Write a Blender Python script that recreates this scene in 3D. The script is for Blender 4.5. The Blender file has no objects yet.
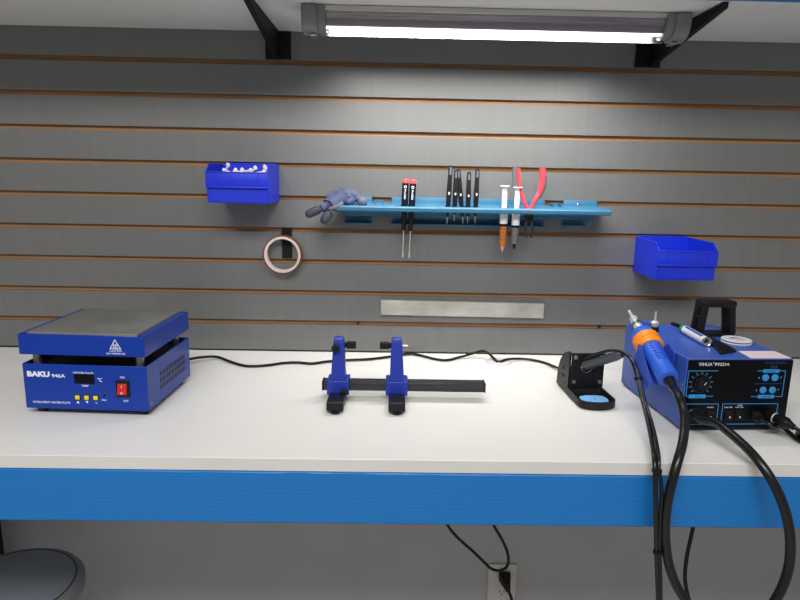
import bpy, bmesh, math, random
from mathutils import Vector, Matrix, Euler, Quaternion
random.seed(7)
C = bpy.context.scene.collection
V = Vector
PI = math.pi
WM = {}          # object name -> world matrix (no depsgraph needed)

# ------------------------------------------------------------------ materials
def mat(name, col, rough=.5, metal=0., noise=0., nscale=30., bump=0., bscale=200., spec=.5, emit=None, estr=0.,
        alpha=1., trans=0., stretch=(1,1,1), coat=0.):
    m = bpy.data.materials.new(name); m.use_nodes = True
    nt = m.node_tree; b = nt.nodes['Principled BSDF']
    b.inputs['Base Color'].default_value = (*col, 1); b.inputs['Roughness'].default_value = rough
    b.inputs['Metallic'].default_value = metal; b.inputs['Specular IOR Level'].default_value = spec
    b.inputs['Alpha'].default_value = alpha; b.inputs['Transmission Weight'].default_value = trans
    b.inputs['Coat Weight'].default_value = coat
    if emit:
        b.inputs['Emission Color'].default_value = (*emit, 1); b.inputs['Emission Strength'].default_value = estr
    if noise or bump:
        tc = nt.nodes.new('ShaderNodeTexCoord'); mp = nt.nodes.new('ShaderNodeMapping')
        mp.inputs['Scale'].default_value = stretch
        nt.links.new(tc.outputs['Object'], mp.inputs['Vector'])
    if noise:
        n = nt.nodes.new('ShaderNodeTexNoise'); n.inputs['Scale'].default_value = nscale; n.inputs['Detail'].default_value = 5
        nt.links.new(mp.outputs['Vector'], n.inputs['Vector'])
        r = nt.nodes.new('ShaderNodeMapRange'); r.inputs['To Min'].default_value = 1-noise; r.inputs['To Max'].default_value = 1+noise
        r.inputs['From Min'].default_value = .3; r.inputs['From Max'].default_value = .7
        nt.links.new(n.outputs['Fac'], r.inputs['Value'])
        mx = nt.nodes.new('ShaderNodeVectorMath'); mx.operation = 'SCALE'; mx.inputs[0].default_value = col
        nt.links.new(r.outputs['Result'], mx.inputs['Scale']); nt.links.new(mx.outputs['Vector'], b.inputs['Base Color'])
    if bump:
        n2 = nt.nodes.new('ShaderNodeTexNoise'); n2.inputs['Scale'].default_value = bscale; n2.inputs['Detail'].default_value = 4
        nt.links.new(mp.outputs['Vector'], n2.inputs['Vector'])
        bp = nt.nodes.new('ShaderNodeBump'); bp.inputs['Strength'].default_value = bump; bp.inputs['Distance'].default_value = .002
        nt.links.new(n2.outputs['Fac'], bp.inputs['Height']); nt.links.new(bp.outputs['Normal'], b.inputs['Normal'])
    return m

def S(r, g, b):   # 8 bit sRGB -> linear
    f = lambda c: (c/255/12.92 if c/255 <= .04045 else ((c/255+.055)/1.055)**2.4)
    return (f(r), f(g), f(b))

M = {}
M['slat'] = mat('slat_grey', S(99,100,100), .42, .0, noise=.06, nscale=6, stretch=(14,1,.8), spec=1.0, bump=.05, bscale=60)
M['liner'] = mat('slot_brown', S(158,112,68), .6, noise=.12, nscale=8, stretch=(2,6,6))
M['paint'] = mat('wall_paint', S(170,170,172), .85, noise=.03, nscale=8, bump=.05, bscale=220)
M['floor'] = mat('floor_grey', S(200,199,197), .7, noise=.08, nscale=5)
M['white'] = mat('white_laminate', S(236,235,231), .22, noise=.015, nscale=9, spec=.5)
M['edge'] = mat('white_edge_band', S(208,207,204), .5, noise=.04, nscale=20, stretch=(.3,1,1))
# painted timber: wood grain under the paint
def painted_wood():
    m = mat('blue_painted_board', S(8,110,184), .45)
    nt = m.node_tree; b = nt.nodes['Principled BSDF']
    tc = nt.nodes.new('ShaderNodeTexCoord'); mp = nt.nodes.new('ShaderNodeMapping'); mp.inputs['Scale'].default_value = (1.6, 12, 15)
    w = nt.nodes.new('ShaderNodeTexWave'); w.bands_direction = 'Z'; w.inputs['Scale'].default_value = 4.2
    w.inputs['Distortion'].default_value = 15; w.inputs['Detail'].default_value = 3; w.inputs['Detail Scale'].default_value = .7
    n = nt.nodes.new('ShaderNodeTexNoise'); n.inputs['Scale'].default_value = 26; n.inputs['Detail'].default_value = 4
    mp2 = nt.nodes.new('ShaderNodeMapping'); mp2.inputs['Scale'].default_value = (1, 6, 14)
    nt.links.new(tc.outputs['Object'], mp.inputs['Vector']); nt.links.new(tc.outputs['Object'], mp2.inputs['Vector'])
    nt.links.new(mp.outputs['Vector'], w.inputs['Vector']); nt.links.new(mp2.outputs['Vector'], n.inputs['Vector'])
    a = nt.nodes.new('ShaderNodeMath'); a.operation = 'ADD'
    nt.links.new(w.outputs['Fac'], a.inputs[0]); nt.links.new(n.outputs['Fac'], a.inputs[1])
    bp = nt.nodes.new('ShaderNodeBump'); bp.inputs['Strength'].default_value = .2; bp.inputs['Distance'].default_value = .003
    nt.links.new(a.outputs['Value'], bp.inputs['Height']); nt.links.new(bp.outputs['Normal'], b.inputs['Normal'])
    return m
M['blueboard'] = painted_wood()
M['bluemetal'] = mat('blue_enamel', S(14,54,150), .28, noise=.03, nscale=10, spec=.3, coat=.06)
M['stationblue'] = mat('station_blue_enamel', S(60,92,176), .36, noise=.03, nscale=10, spec=.4)
M['irongrip'] = mat('iron_grey_grip', S(62,68,74), .35, noise=.06, nscale=60)
M['shaft'] = mat('satin_steel', S(206,206,202), .4, .45, noise=.04, nscale=60)
M['grommet'] = mat('grommet_plastic', S(204,204,202), .35, noise=.02, nscale=40)
M['greyline'] = mat('back_line', S(158,156,151), .5, noise=.03, nscale=20)
M['cradle'] = mat('cradle_blue_enamel', S(44,78,186), .38, noise=.03, nscale=20)
M['binblue'] = mat('bin_blue_plastic', S(20,48,206), .4, noise=.05, nscale=40)
M['rackblue'] = mat('rack_blue_plastic', S(50,110,144), .42, noise=.05, nscale=20)
M['pcbblue'] = mat('holder_blue_plastic', S(26,50,158), .42, noise=.05, nscale=60)
M['gunblue'] = mat('gun_blue_plastic', S(38,92,206), .42, noise=.03, nscale=60)
M['orange'] = mat('orange_plastic', S(246,140,22), .4, noise=.03, nscale=60)
M['black'] = mat('black_plastic', S(15,15,17), .45, noise=.1, nscale=60, spec=.3)
M['panel'] = mat('black_gloss_panel', S(4,5,10), .3, noise=.05, nscale=50, spec=.18)
M['blackmetal'] = mat('black_powdercoat', S(11,11,12), .55, noise=.1, nscale=60, spec=.25)
M['rail'] = mat('black_anodised', S(52,53,57), .4, .3, noise=.06, nscale=20, stretch=(.2,4,4))
M['rubber'] = mat('black_rubber', S(12,12,13), .45, noise=.08, nscale=50, spec=.3)
M['hose'] = mat('black_hose_rubber', S(13,16,16), .3, noise=.06, nscale=40, spec=.45)
M['steel'] = mat('brushed_steel', S(196,196,192), .35, 1., noise=.08, nscale=20, stretch=(1,8,8))
M['chrome'] = mat('chrome', S(205,203,196), .18, 1., noise=.04, nscale=20)
M['dullsteel'] = mat('dull_steel', S(140,140,138), .4, .9, noise=.08, nscale=40)
M['strip'] = mat('magnetic_strip_steel', S(176,174,166), .55, .45, noise=.22, nscale=16, stretch=(1,1,1.2))
M['plate'] = mat('heated_aluminium', S(148,148,144), .32, .55, noise=.12, nscale=14)
M['lettering'] = mat('white_lettering', S(225,228,240), .5, noise=.01, nscale=50)
M['ticks'] = mat('grey_blue_print', S(126,150,172), .5, noise=.02, nscale=50)
M['btnyellow'] = mat('yellow_button', S(226,206,40), .4, noise=.04, nscale=80)
M['red'] = mat('red_rocker', S(198,30,28), .4, noise=.04, nscale=80)
M['panelblue'] = mat('panel_blue_print', S(38,138,206), .45, noise=.03, nscale=60)
M['dimblue'] = mat('panel_dark_blue_print', S(24,66,122), .45, noise=.03, nscale=60)
M['redgrip'] = mat('red_grip', S(236,66,78), .42, noise=.04, nscale=60)
M['greygrip'] = mat('grey_grip', S(92,92,92), .5, noise=.05, nscale=60)
M['redcap'] = mat('pink_red_cap', S(240,76,88), .4, noise=.04, nscale=80)
M['gauze'] = mat('glove_knit', S(80,86,118), .9, noise=.14, nscale=160, bump=.6, bscale=700)
M['coat'] = mat('glove_grey_coating', S(48,53,62), .65, noise=.15, nscale=90, bump=.3, bscale=260)
M['palegrey'] = mat('glove_label', S(92,98,112), .65, noise=.15, nscale=120)
M['tapebrown'] = mat('amber_tape', S(104,62,40), .3, noise=.06, nscale=30)
M['core'] = mat('paper_core', S(206,188,184), .75, noise=.04, nscale=60)
M['syr'] = mat('syringe_white_plastic', S(232,232,232), .4, noise=.02, nscale=50)
M['clear'] = mat('syringe_clear_plastic', S(206,212,214), .2, noise=.02, nscale=50, alpha=.62)
M['amber'] = mat('amber_flux', S(196,112,32), .3, noise=.06, nscale=60)
M['greypaste'] = mat('grey_paste', S(112,114,114), .4, noise=.06, nscale=60)
M['pinktip'] = mat('pink_tip', S(206,150,150), .4, noise=.03, nscale=60)
M['green'] = mat('green_cap', S(30,142,84), .4, noise=.05, nscale=60)
M['tubeblue'] = mat('tube_blue_print', S(48,84,170), .3, noise=.04, nscale=60)
M['sponge'] = mat('blue_sponge', S(118,176,226), .9, noise=.08, nscale=160, bump=.6, bscale=500)
M['paper'] = mat('pinkish_paper', S(226,208,216), .7, noise=.02, nscale=40)
M['spool'] = mat('translucent_spool', S(234,238,245), .25, noise=.03, nscale=40, alpha=.82)
M['copper'] = mat('spool_core_pink', S(206,170,176), .5, noise=.05, nscale=50)
M['lightgrey'] = mat('cap_grey_plastic', S(112,116,118), .45, noise=.04, nscale=50)
M['alu'] = mat('fixture_aluminium', S(196,194,190), .3, .85, noise=.04, nscale=12, stretch=(.1,6,6))
M['lens'] = mat('ribbed_lens', S(138,132,140), .15, .4, noise=.05, nscale=12, stretch=(.1,8,8))
M['led'] = mat('led_glow', (1,1,1), .5, emit=(1,.985,.94), estr=3.2)
M['ledframe'] = mat('led_lens_edge', S(226,224,214), .35, noise=.05, nscale=60)
M['outlet'] = mat('outlet_plastic', S(196,191,186), .4, noise=.02, nscale=30)
M['seat'] = mat('stool_vinyl', S(122,132,142), .55, noise=.05, nscale=14)
M['seatrim'] = mat('stool_rim', S(120,122,124), .5, noise=.05, nscale=14)
M['piping'] = mat('stool_piping', S(30,30,60), .5, noise=.05, nscale=30)

# ------------------------------------------------------------------ mesh builder
class B:
    def __init__(s): s.bm = bmesh.new(); s.mi = 0
    def _mark(s, n0):
        s.bm.faces.ensure_lookup_table()
        for f in s.bm.faces[n0:]: f.material_index = s.mi
    def box(s, c, d, rot=None, bev=0.):
        n0 = len(s.bm.faces)
        r = bmesh.ops.create_cube(s.bm, size=1)
        vs = r['verts']
        mtx = Matrix.Translation(V(c)) @ (rot.to_matrix().to_4x4() if rot is not None else Matrix()) @ Matrix.Diagonal((*d, 1))
        bmesh.ops.transform(s.bm, matrix=mtx, verts=vs)
        if bev:
            es = list({e for v in vs for e in v.link_edges})
            bmesh.ops.bevel(s.bm, geom=es, offset=bev, segments=2, affect='EDGES', profile=.5)
        s._mark(n0); return s
    def mm(s, lo, hi, bev=0.):
        return s.box([(a+b)/2 for a, b in zip(lo, hi)], [abs(b-a) for a, b in zip(lo, hi)], bev=bev)
    def ring_loft(s, rings, cap=True):
        n0 = len(s.bm.faces)
        R = [[s.bm.verts.new(p) for p in ring] for ring in rings]
        n = len(R[0])
        for a, b in zip(R, R[1:]):
            for i in range(n):
                s.bm.faces.new((a[i], a[(i+1) % n], b[(i+1) % n], b[i]))
        if cap:
            s.bm.faces.new(list(reversed(R[0]))); s.bm.faces.new(R[-1])
        s._mark(n0); return s
    def lathe(s, p0, axis, prof, n=20, cap=True, flat=1., ref=None):
        """prof: (distance along axis, radius)"""
        a = V(axis).normalized(); u = (V(ref) if ref else (V((0,0,1)) if abs(a.z) < .9 else V((1,0,0)))); u = (u - a*u.dot(a)).normalized(); w = a.cross(u)
        rings = []
        for t, r in prof:
            c = V(p0) + a*t; r = max(r, 1e-5)
            rings.append([c + (u*math.cos(k*2*PI/n)*flat + w*math.sin(k*2*PI/n))*r for k in range(n)])
        return s.ring_loft(rings, cap)
    def cyl(s, p0, p1, r0, r1=None, n=16):
        d = V(p1)-V(p0)
        return s.lathe(p0, d, [(0, r0), (d.length, r0 if r1 is None else r1)], n)
    def tube(s, pts, r, n=10):
        pts = [V(p) for p in pts]
        rr = r if isinstance(r, (list, tuple)) else [r]*len(pts)
        t0 = (pts[1]-pts[0]).normalized(); u = t0.orthogonal().normalized()
        rings = []
        for i, p in enumerate(pts):
            t = ((pts[min(i+1, len(pts)-1)] - pts[max(i-1, 0)])).normalized()
            u = (u - t*u.dot(t)).normalized(); w = t.cross(u)
            rings.append([p + (u*math.cos(k*2*PI/n) + w*math.sin(k*2*PI/n))*rr[i] for k in range(n)])
        return s.ring_loft(rings)
    def prism(s, poly, ax, a, b):
        """poly: 2D list in the two other axes (order x,y,z minus ax), extruded from a to b along ax"""
        def P(q, t):
            l = list(q); l.insert(ax, t); return V(l)
        return s.ring_loft([[P(q, a) for q in poly], [P(q, b) for q in poly]])
    def torus(s, c, R, r, axis='Y', n=40, m=10):
        n0 = len(s.bm.faces); G = []
        for i in range(n):
            A = 2*PI*i/n; row = []
            for j in range(m):
                T = 2*PI*j/m; q = R + r*math.cos(T); h = r*math.sin(T)
                p = {'Y': V((q*math.cos(A), h, q*math.sin(A))), 'Z': V((q*math.cos(A), q*math.sin(A), h))}[axis]
                row.append(s.bm.verts.new(V(c)+p))
            G.append(row)
        for i in range(n):
            for j in range(m):
                s.bm.faces.new((G[i][j], G[(i+1) % n][j], G[(i+1) % n][(j+1) % m], G[i][(j+1) % m]))
        s._mark(n0); return s
    def annulus(s, c, prof, axis=(0,1,0), n=48):
        """closed profile (t, r) revolved"""
        a = V(axis).normalized(); u = V((0,0,1)) if abs(a.z) < .9 else V((1,0,0)); w = a.cross(u); n0 = len(s.bm.faces); G = []
        for k in range(n):
            A = 2*PI*k/n
            G.append([s.bm.verts.new(V(c)+a*t+(u*math.cos(A)+w*math.sin(A))*r) for t, r in prof])
        m = len(prof)
        for k in range(n):
            for j in range(m):
                s.bm.faces.new((G[k][j], G[k][(j+1) % m], G[(k+1) % n][(j+1) % m], G[(k+1) % n][j]))
        s._mark(n0); return s
    def build(s, name, mats, parent=None, bevel=0., smooth=True, world=True, sub=0, seg=2):
        bmesh.ops.recalc_face_normals(s.bm, faces=s.bm.faces)
        me = bpy.data.meshes.new(name); s.bm.to_mesh(me); s.bm.free()
        return link(name, me, mats, parent, bevel, smooth, world, sub, seg)

def link(name, me, mats, parent=None, bevel=0., smooth=True, world=True, sub=0, seg=2):
    for m in (mats if isinstance(mats, (list, tuple)) else [mats]): me.materials.append(M[m])
    if parent is not None and world: me.transform(WM[parent.name].inverted())
    o = bpy.data.objects.new(name, me); C.objects.link(o)
    WM[o.name] = Matrix()
    if parent is not None: o.parent = parent; WM[o.name] = WM[parent.name].copy()
    if sub:
        q = o.modifiers.new('sub', 'SUBSURF'); q.levels = sub; q.render_levels = sub
    if bevel:
        q = o.modifiers.new('bevel', 'BEVEL'); q.width = bevel; q.segments = seg; q.limit_method = 'ANGLE'; q.angle_limit = .6
    if smooth:
        me.polygons.foreach_set('use_smooth', [True]*len(me.polygons))
        ang = math.radians(38)
        bm = bmesh.new(); bm.from_mesh(me)
        for e in bm.edges:
            if len(e.link_faces) == 2 and e.calc_face_angle(0) > ang: e.smooth = False
        bm.to_mesh(me); bm.free()
    return o

def tag(o, label, cat=None, group=None, kind=None):
    if label: o['label'] = label
    if cat: o['category'] = cat
    if group: o['group'] = group
    if kind: o['kind'] = kind
    return o

def thing(name, label, cat, loc=(0,0,0), rz=0., group=None):
    o = bpy.data.objects.new(name, None); C.objects.link(o); o.empty_display_size = .05
    o.location = loc; o.rotation_euler = (0,0,rz)
    WM[o.name] = Matrix.Translation(V(loc)) @ Matrix.Rotation(rz, 4, 'Z')
    return tag(o, label, cat, group)

def dup(root, loc, label, rot=None, scale=None):
    def cp(o, par):
        c = o.copy(); C.objects.link(c)
        if par is not None: c.parent = par
        WM[c.name] = Matrix()
        for ch in list(o.children): cp(ch, c)
        return c
    r = cp(root, None); r.location = loc; r['label'] = label
    if rot is not None: r.rotation_euler = rot
    if scale is not None: r.scale = scale
    return r

def spline(pts, n=8):
    P = [V(p) for p in pts]; P = [P[0]*2-P[1]] + P + [P[-1]*2-P[-2]]; out = []
    for i in range(1, len(P)-2):
        a, b, c, d = P[i-1:i+3]
        for k in range(n):
            t = k/n
            out.append(.5*((2*b) + (c-a)*t + (2*a-5*b+4*c-d)*t*t + (3*b-a-3*c+d)*t**3))
    out.append(P[-2]); return out

def text(name, body, parent, M4, h, mats='lettering', width=None, thick=.00025, align='LEFT', bold=0.):
    """flat lettering; M4 maps the text's own x / y / normal into the parent's space, h is the cap height"""
    cu = bpy.data.curves.new(name, 'FONT'); cu.body = body; cu.size = 1; cu.extrude = 0; cu.offset = bold; cu.align_x = align
    cu.resolution_u = 3
    t = bpy.data.objects.new(name+'_tmp', cu); C.objects.link(t)
    bpy.context.view_layer.update()
    me = bpy.data.meshes.new_from_object(t.evaluated_get(bpy.context.evaluated_depsgraph_get()))
    bpy.data.objects.remove(t)
    xs = [v.co.x for v in me.vertices]; ys = [v.co.y for v in me.vertices]
    sy = h/.69; sx = (width/(max(xs)-min(xs))) if width else sy
    x0 = min(xs) if align == 'LEFT' else (min(xs)+max(xs))/2
    me.transform(Matrix.Diagonal((sx, sy, 1, 1)) @ Matrix.Translation((-x0, 0, 0)))
    me.transform(M4)
    me.name = name
    return link(name, me, mats, parent, 0, False, world=False)

def front(x, y, z):   # local frame of lettering on a face that looks along -Y
    return Matrix(((1,0,0,x), (0,0,1,y), (0,1,0,z), (0,0,0,1))) @ Matrix.Diagonal((1,1,-1,1))

# ------------------------------------------------------------------ setting
ZF = -.91
def struct(o): o['kind'] = 'structure'; return o

G0, GP, GN = .0747, .0762, 10
b = B()
XL, XR = -1.9, 2.1
# slatwall panel: grooved profile in Y,Z
ztop = .80; gh = .0108; gd = .009
grooves = [G0+GP*k for k in range(9)]
b.mi = 0
z = .004
slats = []
for g in grooves:
    slats.append((z, g-gh/2)); z = g+gh/2
slats.append((z, ztop))
for lo, hi in slats:
    b.mi = 0
    b.prism([(0,lo), (0,hi), (.0095,hi), (.0095,lo)], 0, XL, XR)
b.mi = 1
b.mm((XL, .0096, .004), (XR, .0195, ztop))
for g in grooves:   # brown fibreboard lips showing inside each slot
    b.mm((XL, .0012, g-gh/2-.0009), (XR, .0094, g-gh/2-.0001)); b.mm((XL, .0012, g+gh/2+.0001), (XR, .0094, g+gh/2+.0009))
b.mm((XL, .0040, .0012), (XR, .0194, .0039))
struct(b.build('wall_back', ['slat', 'liner'], smooth=False))
b = B(); b.mm((XL, .02, ZF), (XR, .09, 1.75)); struct(b.build('wall_lower', 'paint', smooth=False))
b = B(); b.mm((XL, -3.2, ZF-.05), (XR, .09, ZF)); struct(b.build('floor', 'floor', smooth=False))

# ------------------------------------------------------------------ workbench
wb = thing('workbench', 'long white laminate workbench with a blue painted front board', 'workbench', (0,-.3,ZF))
b = B(); b.mm((-1.5,-.603,-.0205), (1.6,-.0005,0)); b.build('tabletop', 'white', wb, bevel=.0008)
b = B(); b.mm((-1.5,-.1095,-.0002), (.2315,-.1085,.00012)); b.mm((.2315,-.1095,-.0002), (1.6,-.1085,.00012)); b.build('back_line', 'greyline', wb)  # thin grey line along the back of the tabletop
b = B(); b.mm((-1.5,-.6042,-.0203), (1.6,-.60305,-.0004)); o = b.build('edge_band', 'edge', wb)
b = B(); b.mm((-1.5,-.6045,-.1105), (1.6,-.5665,-.0215)); o = b.build('front_board', 'blueboard', wb, bevel=.003); tag(o, 'blue painted timber front board')
b = B(); b.mm((-1.5,-.02,-.11), (1.6,.0,-.021)); o = b.build('rear_rail', 'blackmetal', wb)
for x in (-1.035, 1.3):
    b = B(); b.mm((x-.035,-.07,ZF), (x+.035,-.021,-.021)); b.build('leg', 'blackmetal', wb, bevel=.003)

# ------------------------------------------------------------------ shelf above
sh = thing('wall_shelf', 'white shelf above the bench with a blue painted front edge', 'shelf', (0,0,.752))
b = B(); b.mm((-1.5,-.318,.752), (1.6,-.0005,.771)); b.build('shelf_board', 'white', sh, bevel=.0008)
b = B(); b.mm((-1.5,-.337,.7535), (1.6,-.3185,.842)); tag(b.build('front_board', 'blueboard', sh, bevel=.002), 'blue painted front edge')

def bracket(x, xb, label):
    t = thing('shelf_bracket', label, 'shelf bracket', (x,0,.69), 0, 'brackets under the shelf')
    b = B(); b.mm((x-.029,-.006,.691), (x+.029,-.0003,.7515)); b.build('wall_plate', 'blackmetal', t, bevel=.001)
    b = B(); b.prism([(-.006,.6925), (-.318,.741), (-.320,.7515), (-.006,.7515)], 0, xb-.0055, xb+.0055)
    b.build('arm', 'blackmetal', t, bevel=.001)
    return t
bracket(-.264, -.267, 'black steel shelf bracket left of the light bar')
bracket(.583, .592, 'black steel shelf bracket behind the right end of the light bar')

# ------------------------------------------------------------------ LED light bar under the shelf
lx0, lx1 = -.178, .567
lf = thing('led_light_bar', 'ribbed linear LED light bar with grey end caps under the shelf', 'light bar', (.19,-.215,.752))
capprof = [(-.248,.7515), (-.186,.7515), (-.182,.728), (-.187,.712), (-.197,.7035), (-.214,.700), (-.232,.7045), (-.244,.716), (-.249,.732)]
for a, c, nm in ((lx0, lx0+.030, 'end_cap'), (lx1-.030, lx1, 'end_cap')):
    b = B(); b.prism(capprof, 0, a, c); e = b.build(nm, 'lightgrey', lf, bevel=.0035, seg=3)
    inn = (c, c+.016) if a == lx0 else (a-.016, a)
    k = B(); k.prism([(-.216+(y+.216)*.86, .749+(z-.7515)*.86) for y, z in capprof], 0, *inn); k.build('collar', 'lightgrey', e, bevel=.001)
    # cable clip notch at the lower corner
    q = B(); xm = a+.021 if a == lx0 else c-.021
    q.mm((xm-.006,-.226,.6975), (xm+.006,-.200,.7005)); q.build('latch', 'dullsteel', e, bevel=.0006)
b = B(); b.mm((lx0+.03,-.240,.741), (lx1-.03,-.190,.7512)); b.mm((lx0+.03,-.236,.735), (lx1-.03,-.194,.741)); b.build('housing', 'alu', lf, bevel=.0012)
# ribbed lens: fluted half round
pr_ = []
N = 56
for i in range(N+1):
    a = PI*(1.0 + i/N)         # front (-Y) down to back
    r = .0225 + (.0006 if i % 2 else -.0003)
    pr_.append((-.215+r*math.cos(a), .7415+r*1.15*math.sin(a)))
b = B(); b.prism(pr_, 0, lx0+.044, lx1-.044); b.build('lens', 'lens', lf, smooth=False)
b = B(); b.mm((lx0+.03,-.1865,.7062), (lx1-.03,-.1845,.751)); b.mm((lx0+.03,-.1945,.7495), (lx1-.03,-.1865,.751)); b.build('added_cutoff_lip', 'alu', lf)  # lip added behind the lens to cut the LED light off the upper wall
# glowing band of the lens in front of the LED board: a strip wrapped on the lower lens
band = []
n1 = 14
a0, a1 = math.radians(249), math.radians(318)
for i in range(n1+1):
    a = a0+(a1-a0)*i/n1; band.append((-.215+.0238*math.cos(a), .7415+.0238*1.16*math.sin(a)))
for i in range(n1, -1, -1):
    a = a0+(a1-a0)*i/n1; band.append((-.215+.0233*math.cos(a), .7415+.0233*1.16*math.sin(a)))
b = B(); b.prism(band, 0, lx0+.046, lx1-.046); tag(b.build('led_strip', 'led', lf), 'glowing row of white LEDs')

for k in range(17):
    xx = lx0+.062+k*(lx1-lx0-.124)/16
    b = B(); b.mm((xx-.0045,-.1880,.7072), (xx+.0045,-.1866,.7100), bev=.0004); b.build('led', 'led', lf)

# ------------------------------------------------------------------ blue wall bins
def bin_(x0, ztop, label):
    """hopper front bin, back against the wall; local origin back left bottom"""
    t = thing('storage_bin', label, 'storage bin', (x0,0,ztop-.084), 0, 'blue bins hung on the slatwall')
    W, D, H = .132, .140, .084
    lip = .067; low = .0335; th = .0022
    # side wall profile in Y,Z (Y negative = towards the room)
    prof = [(-.0005,.0), (-D+.006,.0), (-D+.004,low), (-D-.001,low+.001), (-D-.001,lip), (-D+.022,H-.001), (-.0005,H)]
    for xx in (0, W-th):
        b = B(); b.prism(prof, 0, xx, xx+th); b.build('side_wall', 'binblue', t, bevel=.0007, world=False)
    b = B(); b.mm((th,-.003,0), (W-th,-.0005,H)); b.mm((.006,-.003,H), (W-.006,-.0004,H+.0035))
    b.build('back_wall', 'binblue', t, bevel=.0006, world=False)
    b = B(); b.mm((th,-D+.006,0), (W-th,-.003,.0022)); b.build('base', 'binblue', t, world=False)
    b = B(); b.mm((th,-D+.0042,.0022), (W-th,-D+.0064,low)); b.build('front_wall', 'binblue', t, world=False)
    b = B(); b.mm((-.001,-D-.0015,low), (W+.001,-D+.0015,lip), bev=.0007)
    b.mm((-.001,-D-.003,lip-.003), (W+.001,-D+.0015,lip), bev=.0008)
    b.mm((-.001,-D-.003,low-.001), (W+.001,-D+.0042,low+.0018), bev=.0006)
    for xx in (.018, W-.020):
        b.mm((xx,-D-.0026,low+.001), (xx+.0016,-D-.001,lip-.002))
    b.build('hopper_lip', 'binblue', t, world=False)
    # rolled rims along the side walls
    for xx in (-.0012, W-th-.0002):
        b = B(); b.prism([(-.001,H-.003), (-D+.022,H-.004), (-D+.022,H-.0005), (-.001,H+.0006)], 0, xx, xx+th+.0014); b.build('rim', 'binblue', t, bevel=.0005, world=False)
    return t
bin_(-.400, .4545, 'blue plastic bin with white plastic bits, hung upper left of the tool rack')
bin_(.594, .3015, 'empty blue plastic bin hung on the right above the soldering station')
# white plastic bits in the left bin (curled, small)
for i, (x, yy, ln, tilt, hgt) in enumerate([(-.371,-.096,.026,.35,.006), (-.362,-.124,.024,1.2,.004), (-.352,-.108,.020,-1.2,.009), (-.343,-.122,.024,.9,.004), (-.333,-.100,.024,1.3,.011), (-.325,-.122,.022,-.9,.004),
                                       (-.315,-.105,.024,.7,.006), (-.308,-.124,.022,-1.3,.005), (-.300,-.112,.020,1.4,.010), (-.292,-.124,.018,1.1,.005), (-.288,-.098,.022,.3,.006), (-.279,-.121,.018,.2,.005)]):
    t = thing('plastic_clip', 'white plastic clip in the pile inside the left blue bin', 'clip', (x, yy, .4250+hgt), 0, 'white clips in the left bin')
    d = V((math.sin(tilt), 0, math.cos(tilt)))
    p0 = V((x, yy, .4250+hgt)); w = V((0, 1, 0))
    b = B(); b.tube(spline([p0-d*ln*.6, p0+w*.003, p0+d*ln*.55, p0+d*ln*.9+V((.004,-.002,-.002))], 5), .0024, 8); b.build('stem', 'syr', t)
    b = B(); b.lathe(p0+d*ln*.8, d, [(-.002,.002), (0,.0042), (.005,.0042), (.006,.002)], 12); b.build('head', 'syr', t)
    # a layer of hidden filling is not built: the clips rest on each other
# fill plate of clips below (same clips, lying in the bin)
k = 0
for iy in range(3):
    for ix in range(5):
        p = V((-.385+ix*.024+random.uniform(-.003,.003), -.118+iy*.042, .377+random.uniform(0,.012)))
        b = B(); a = random.uniform(0, PI); d = V((math.cos(a)*.75, math.sin(a)*.75, .45)).normalized()
        b.tube(spline([p-d*.009, p, p+d*.013], 4), .0024, 8)
        tag(b.build('plastic_clip', 'syr'), 'white plastic clip in the pile inside the left blue bin', 'clip', 'white clips in the left bin')

# ------------------------------------------------------------------ tape roll on a black hook
t = thing('wall_hook', 'black flat slatwall hook carrying the roll of tape', 'hook', (-.2515,0,.24))
b = B(); b.mm((-.2635,-.004,.235), (-.2395,-.0004,.307)); b.mm((-.2635,-.0004,.300), (-.2395,.006,.3055)); b.build('back_plate', 'blackmetal', t, bevel=.0008)
b = B(); b.mm((-.2635,-.0275,.2790), (-.2395,-.004,.2835)); b.build('arm', 'blackmetal', t, bevel=.0008)
tc = (-.2585,-.029,.2458)
t = thing('tape_roll', 'narrow roll of amber tape hanging on the black wall hook', 'tape', tc)
b = B(); b.annulus(tc, [(0,.0376), (.020,.0376), (.020,.0432), (0,.0432)], (0,1,0), 64); tag(b.build('core', 'core', t), 'pale pinkish cardboard core')
b = B(); b.annulus(tc, [(.0005,.0434), (.0195,.0434), (.0195,.0462), (.0005,.0462)], (0,1,0), 64); b.build('tape', 'tapebrown', t)

# ------------------------------------------------------------------ magnetic strip
t = thing('magnetic_tool_strip', 'brushed steel magnetic strip fixed flat to the slatwall', 'magnetic strip', (.178,0,.117))
b = B(); b.box((.178,-.0062,.1168), (.402,.0115,.037), Euler((0,math.radians(.35),0)), bev=.0008); b.build('steel_bar', 'strip', t)
b = B(); b.box((.178,-.0003,.1168), (.398,.0003,.034), Euler((0,math.radians(.35),0))); b.build('backing', 'black', t)

# small black screw head in the lowest slot
b = B(); b.lathe((-.079,-.0025,.0755), (0,1,0), [(0,.0012), (.0006,.0032), (.0024,.0036), (.012,.0016)], 14)
tag(b.build('screw', 'black'), 'small black screw head in the lowest wall slot above the board holder', 'screw')
scx, scz = (0.5239,0.0000,0.0756)[0], .0755
b = B(); b.lathe((scx,-.0025,scz), (0,1,0), [(0,.0012), (.0006,.0032), (.0024,.0036), (.012,.0016)], 14)
tag(b.build('screw', 'black'), 'small black screw head in the lowest wall slot above the iron stand', 'screw')

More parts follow.
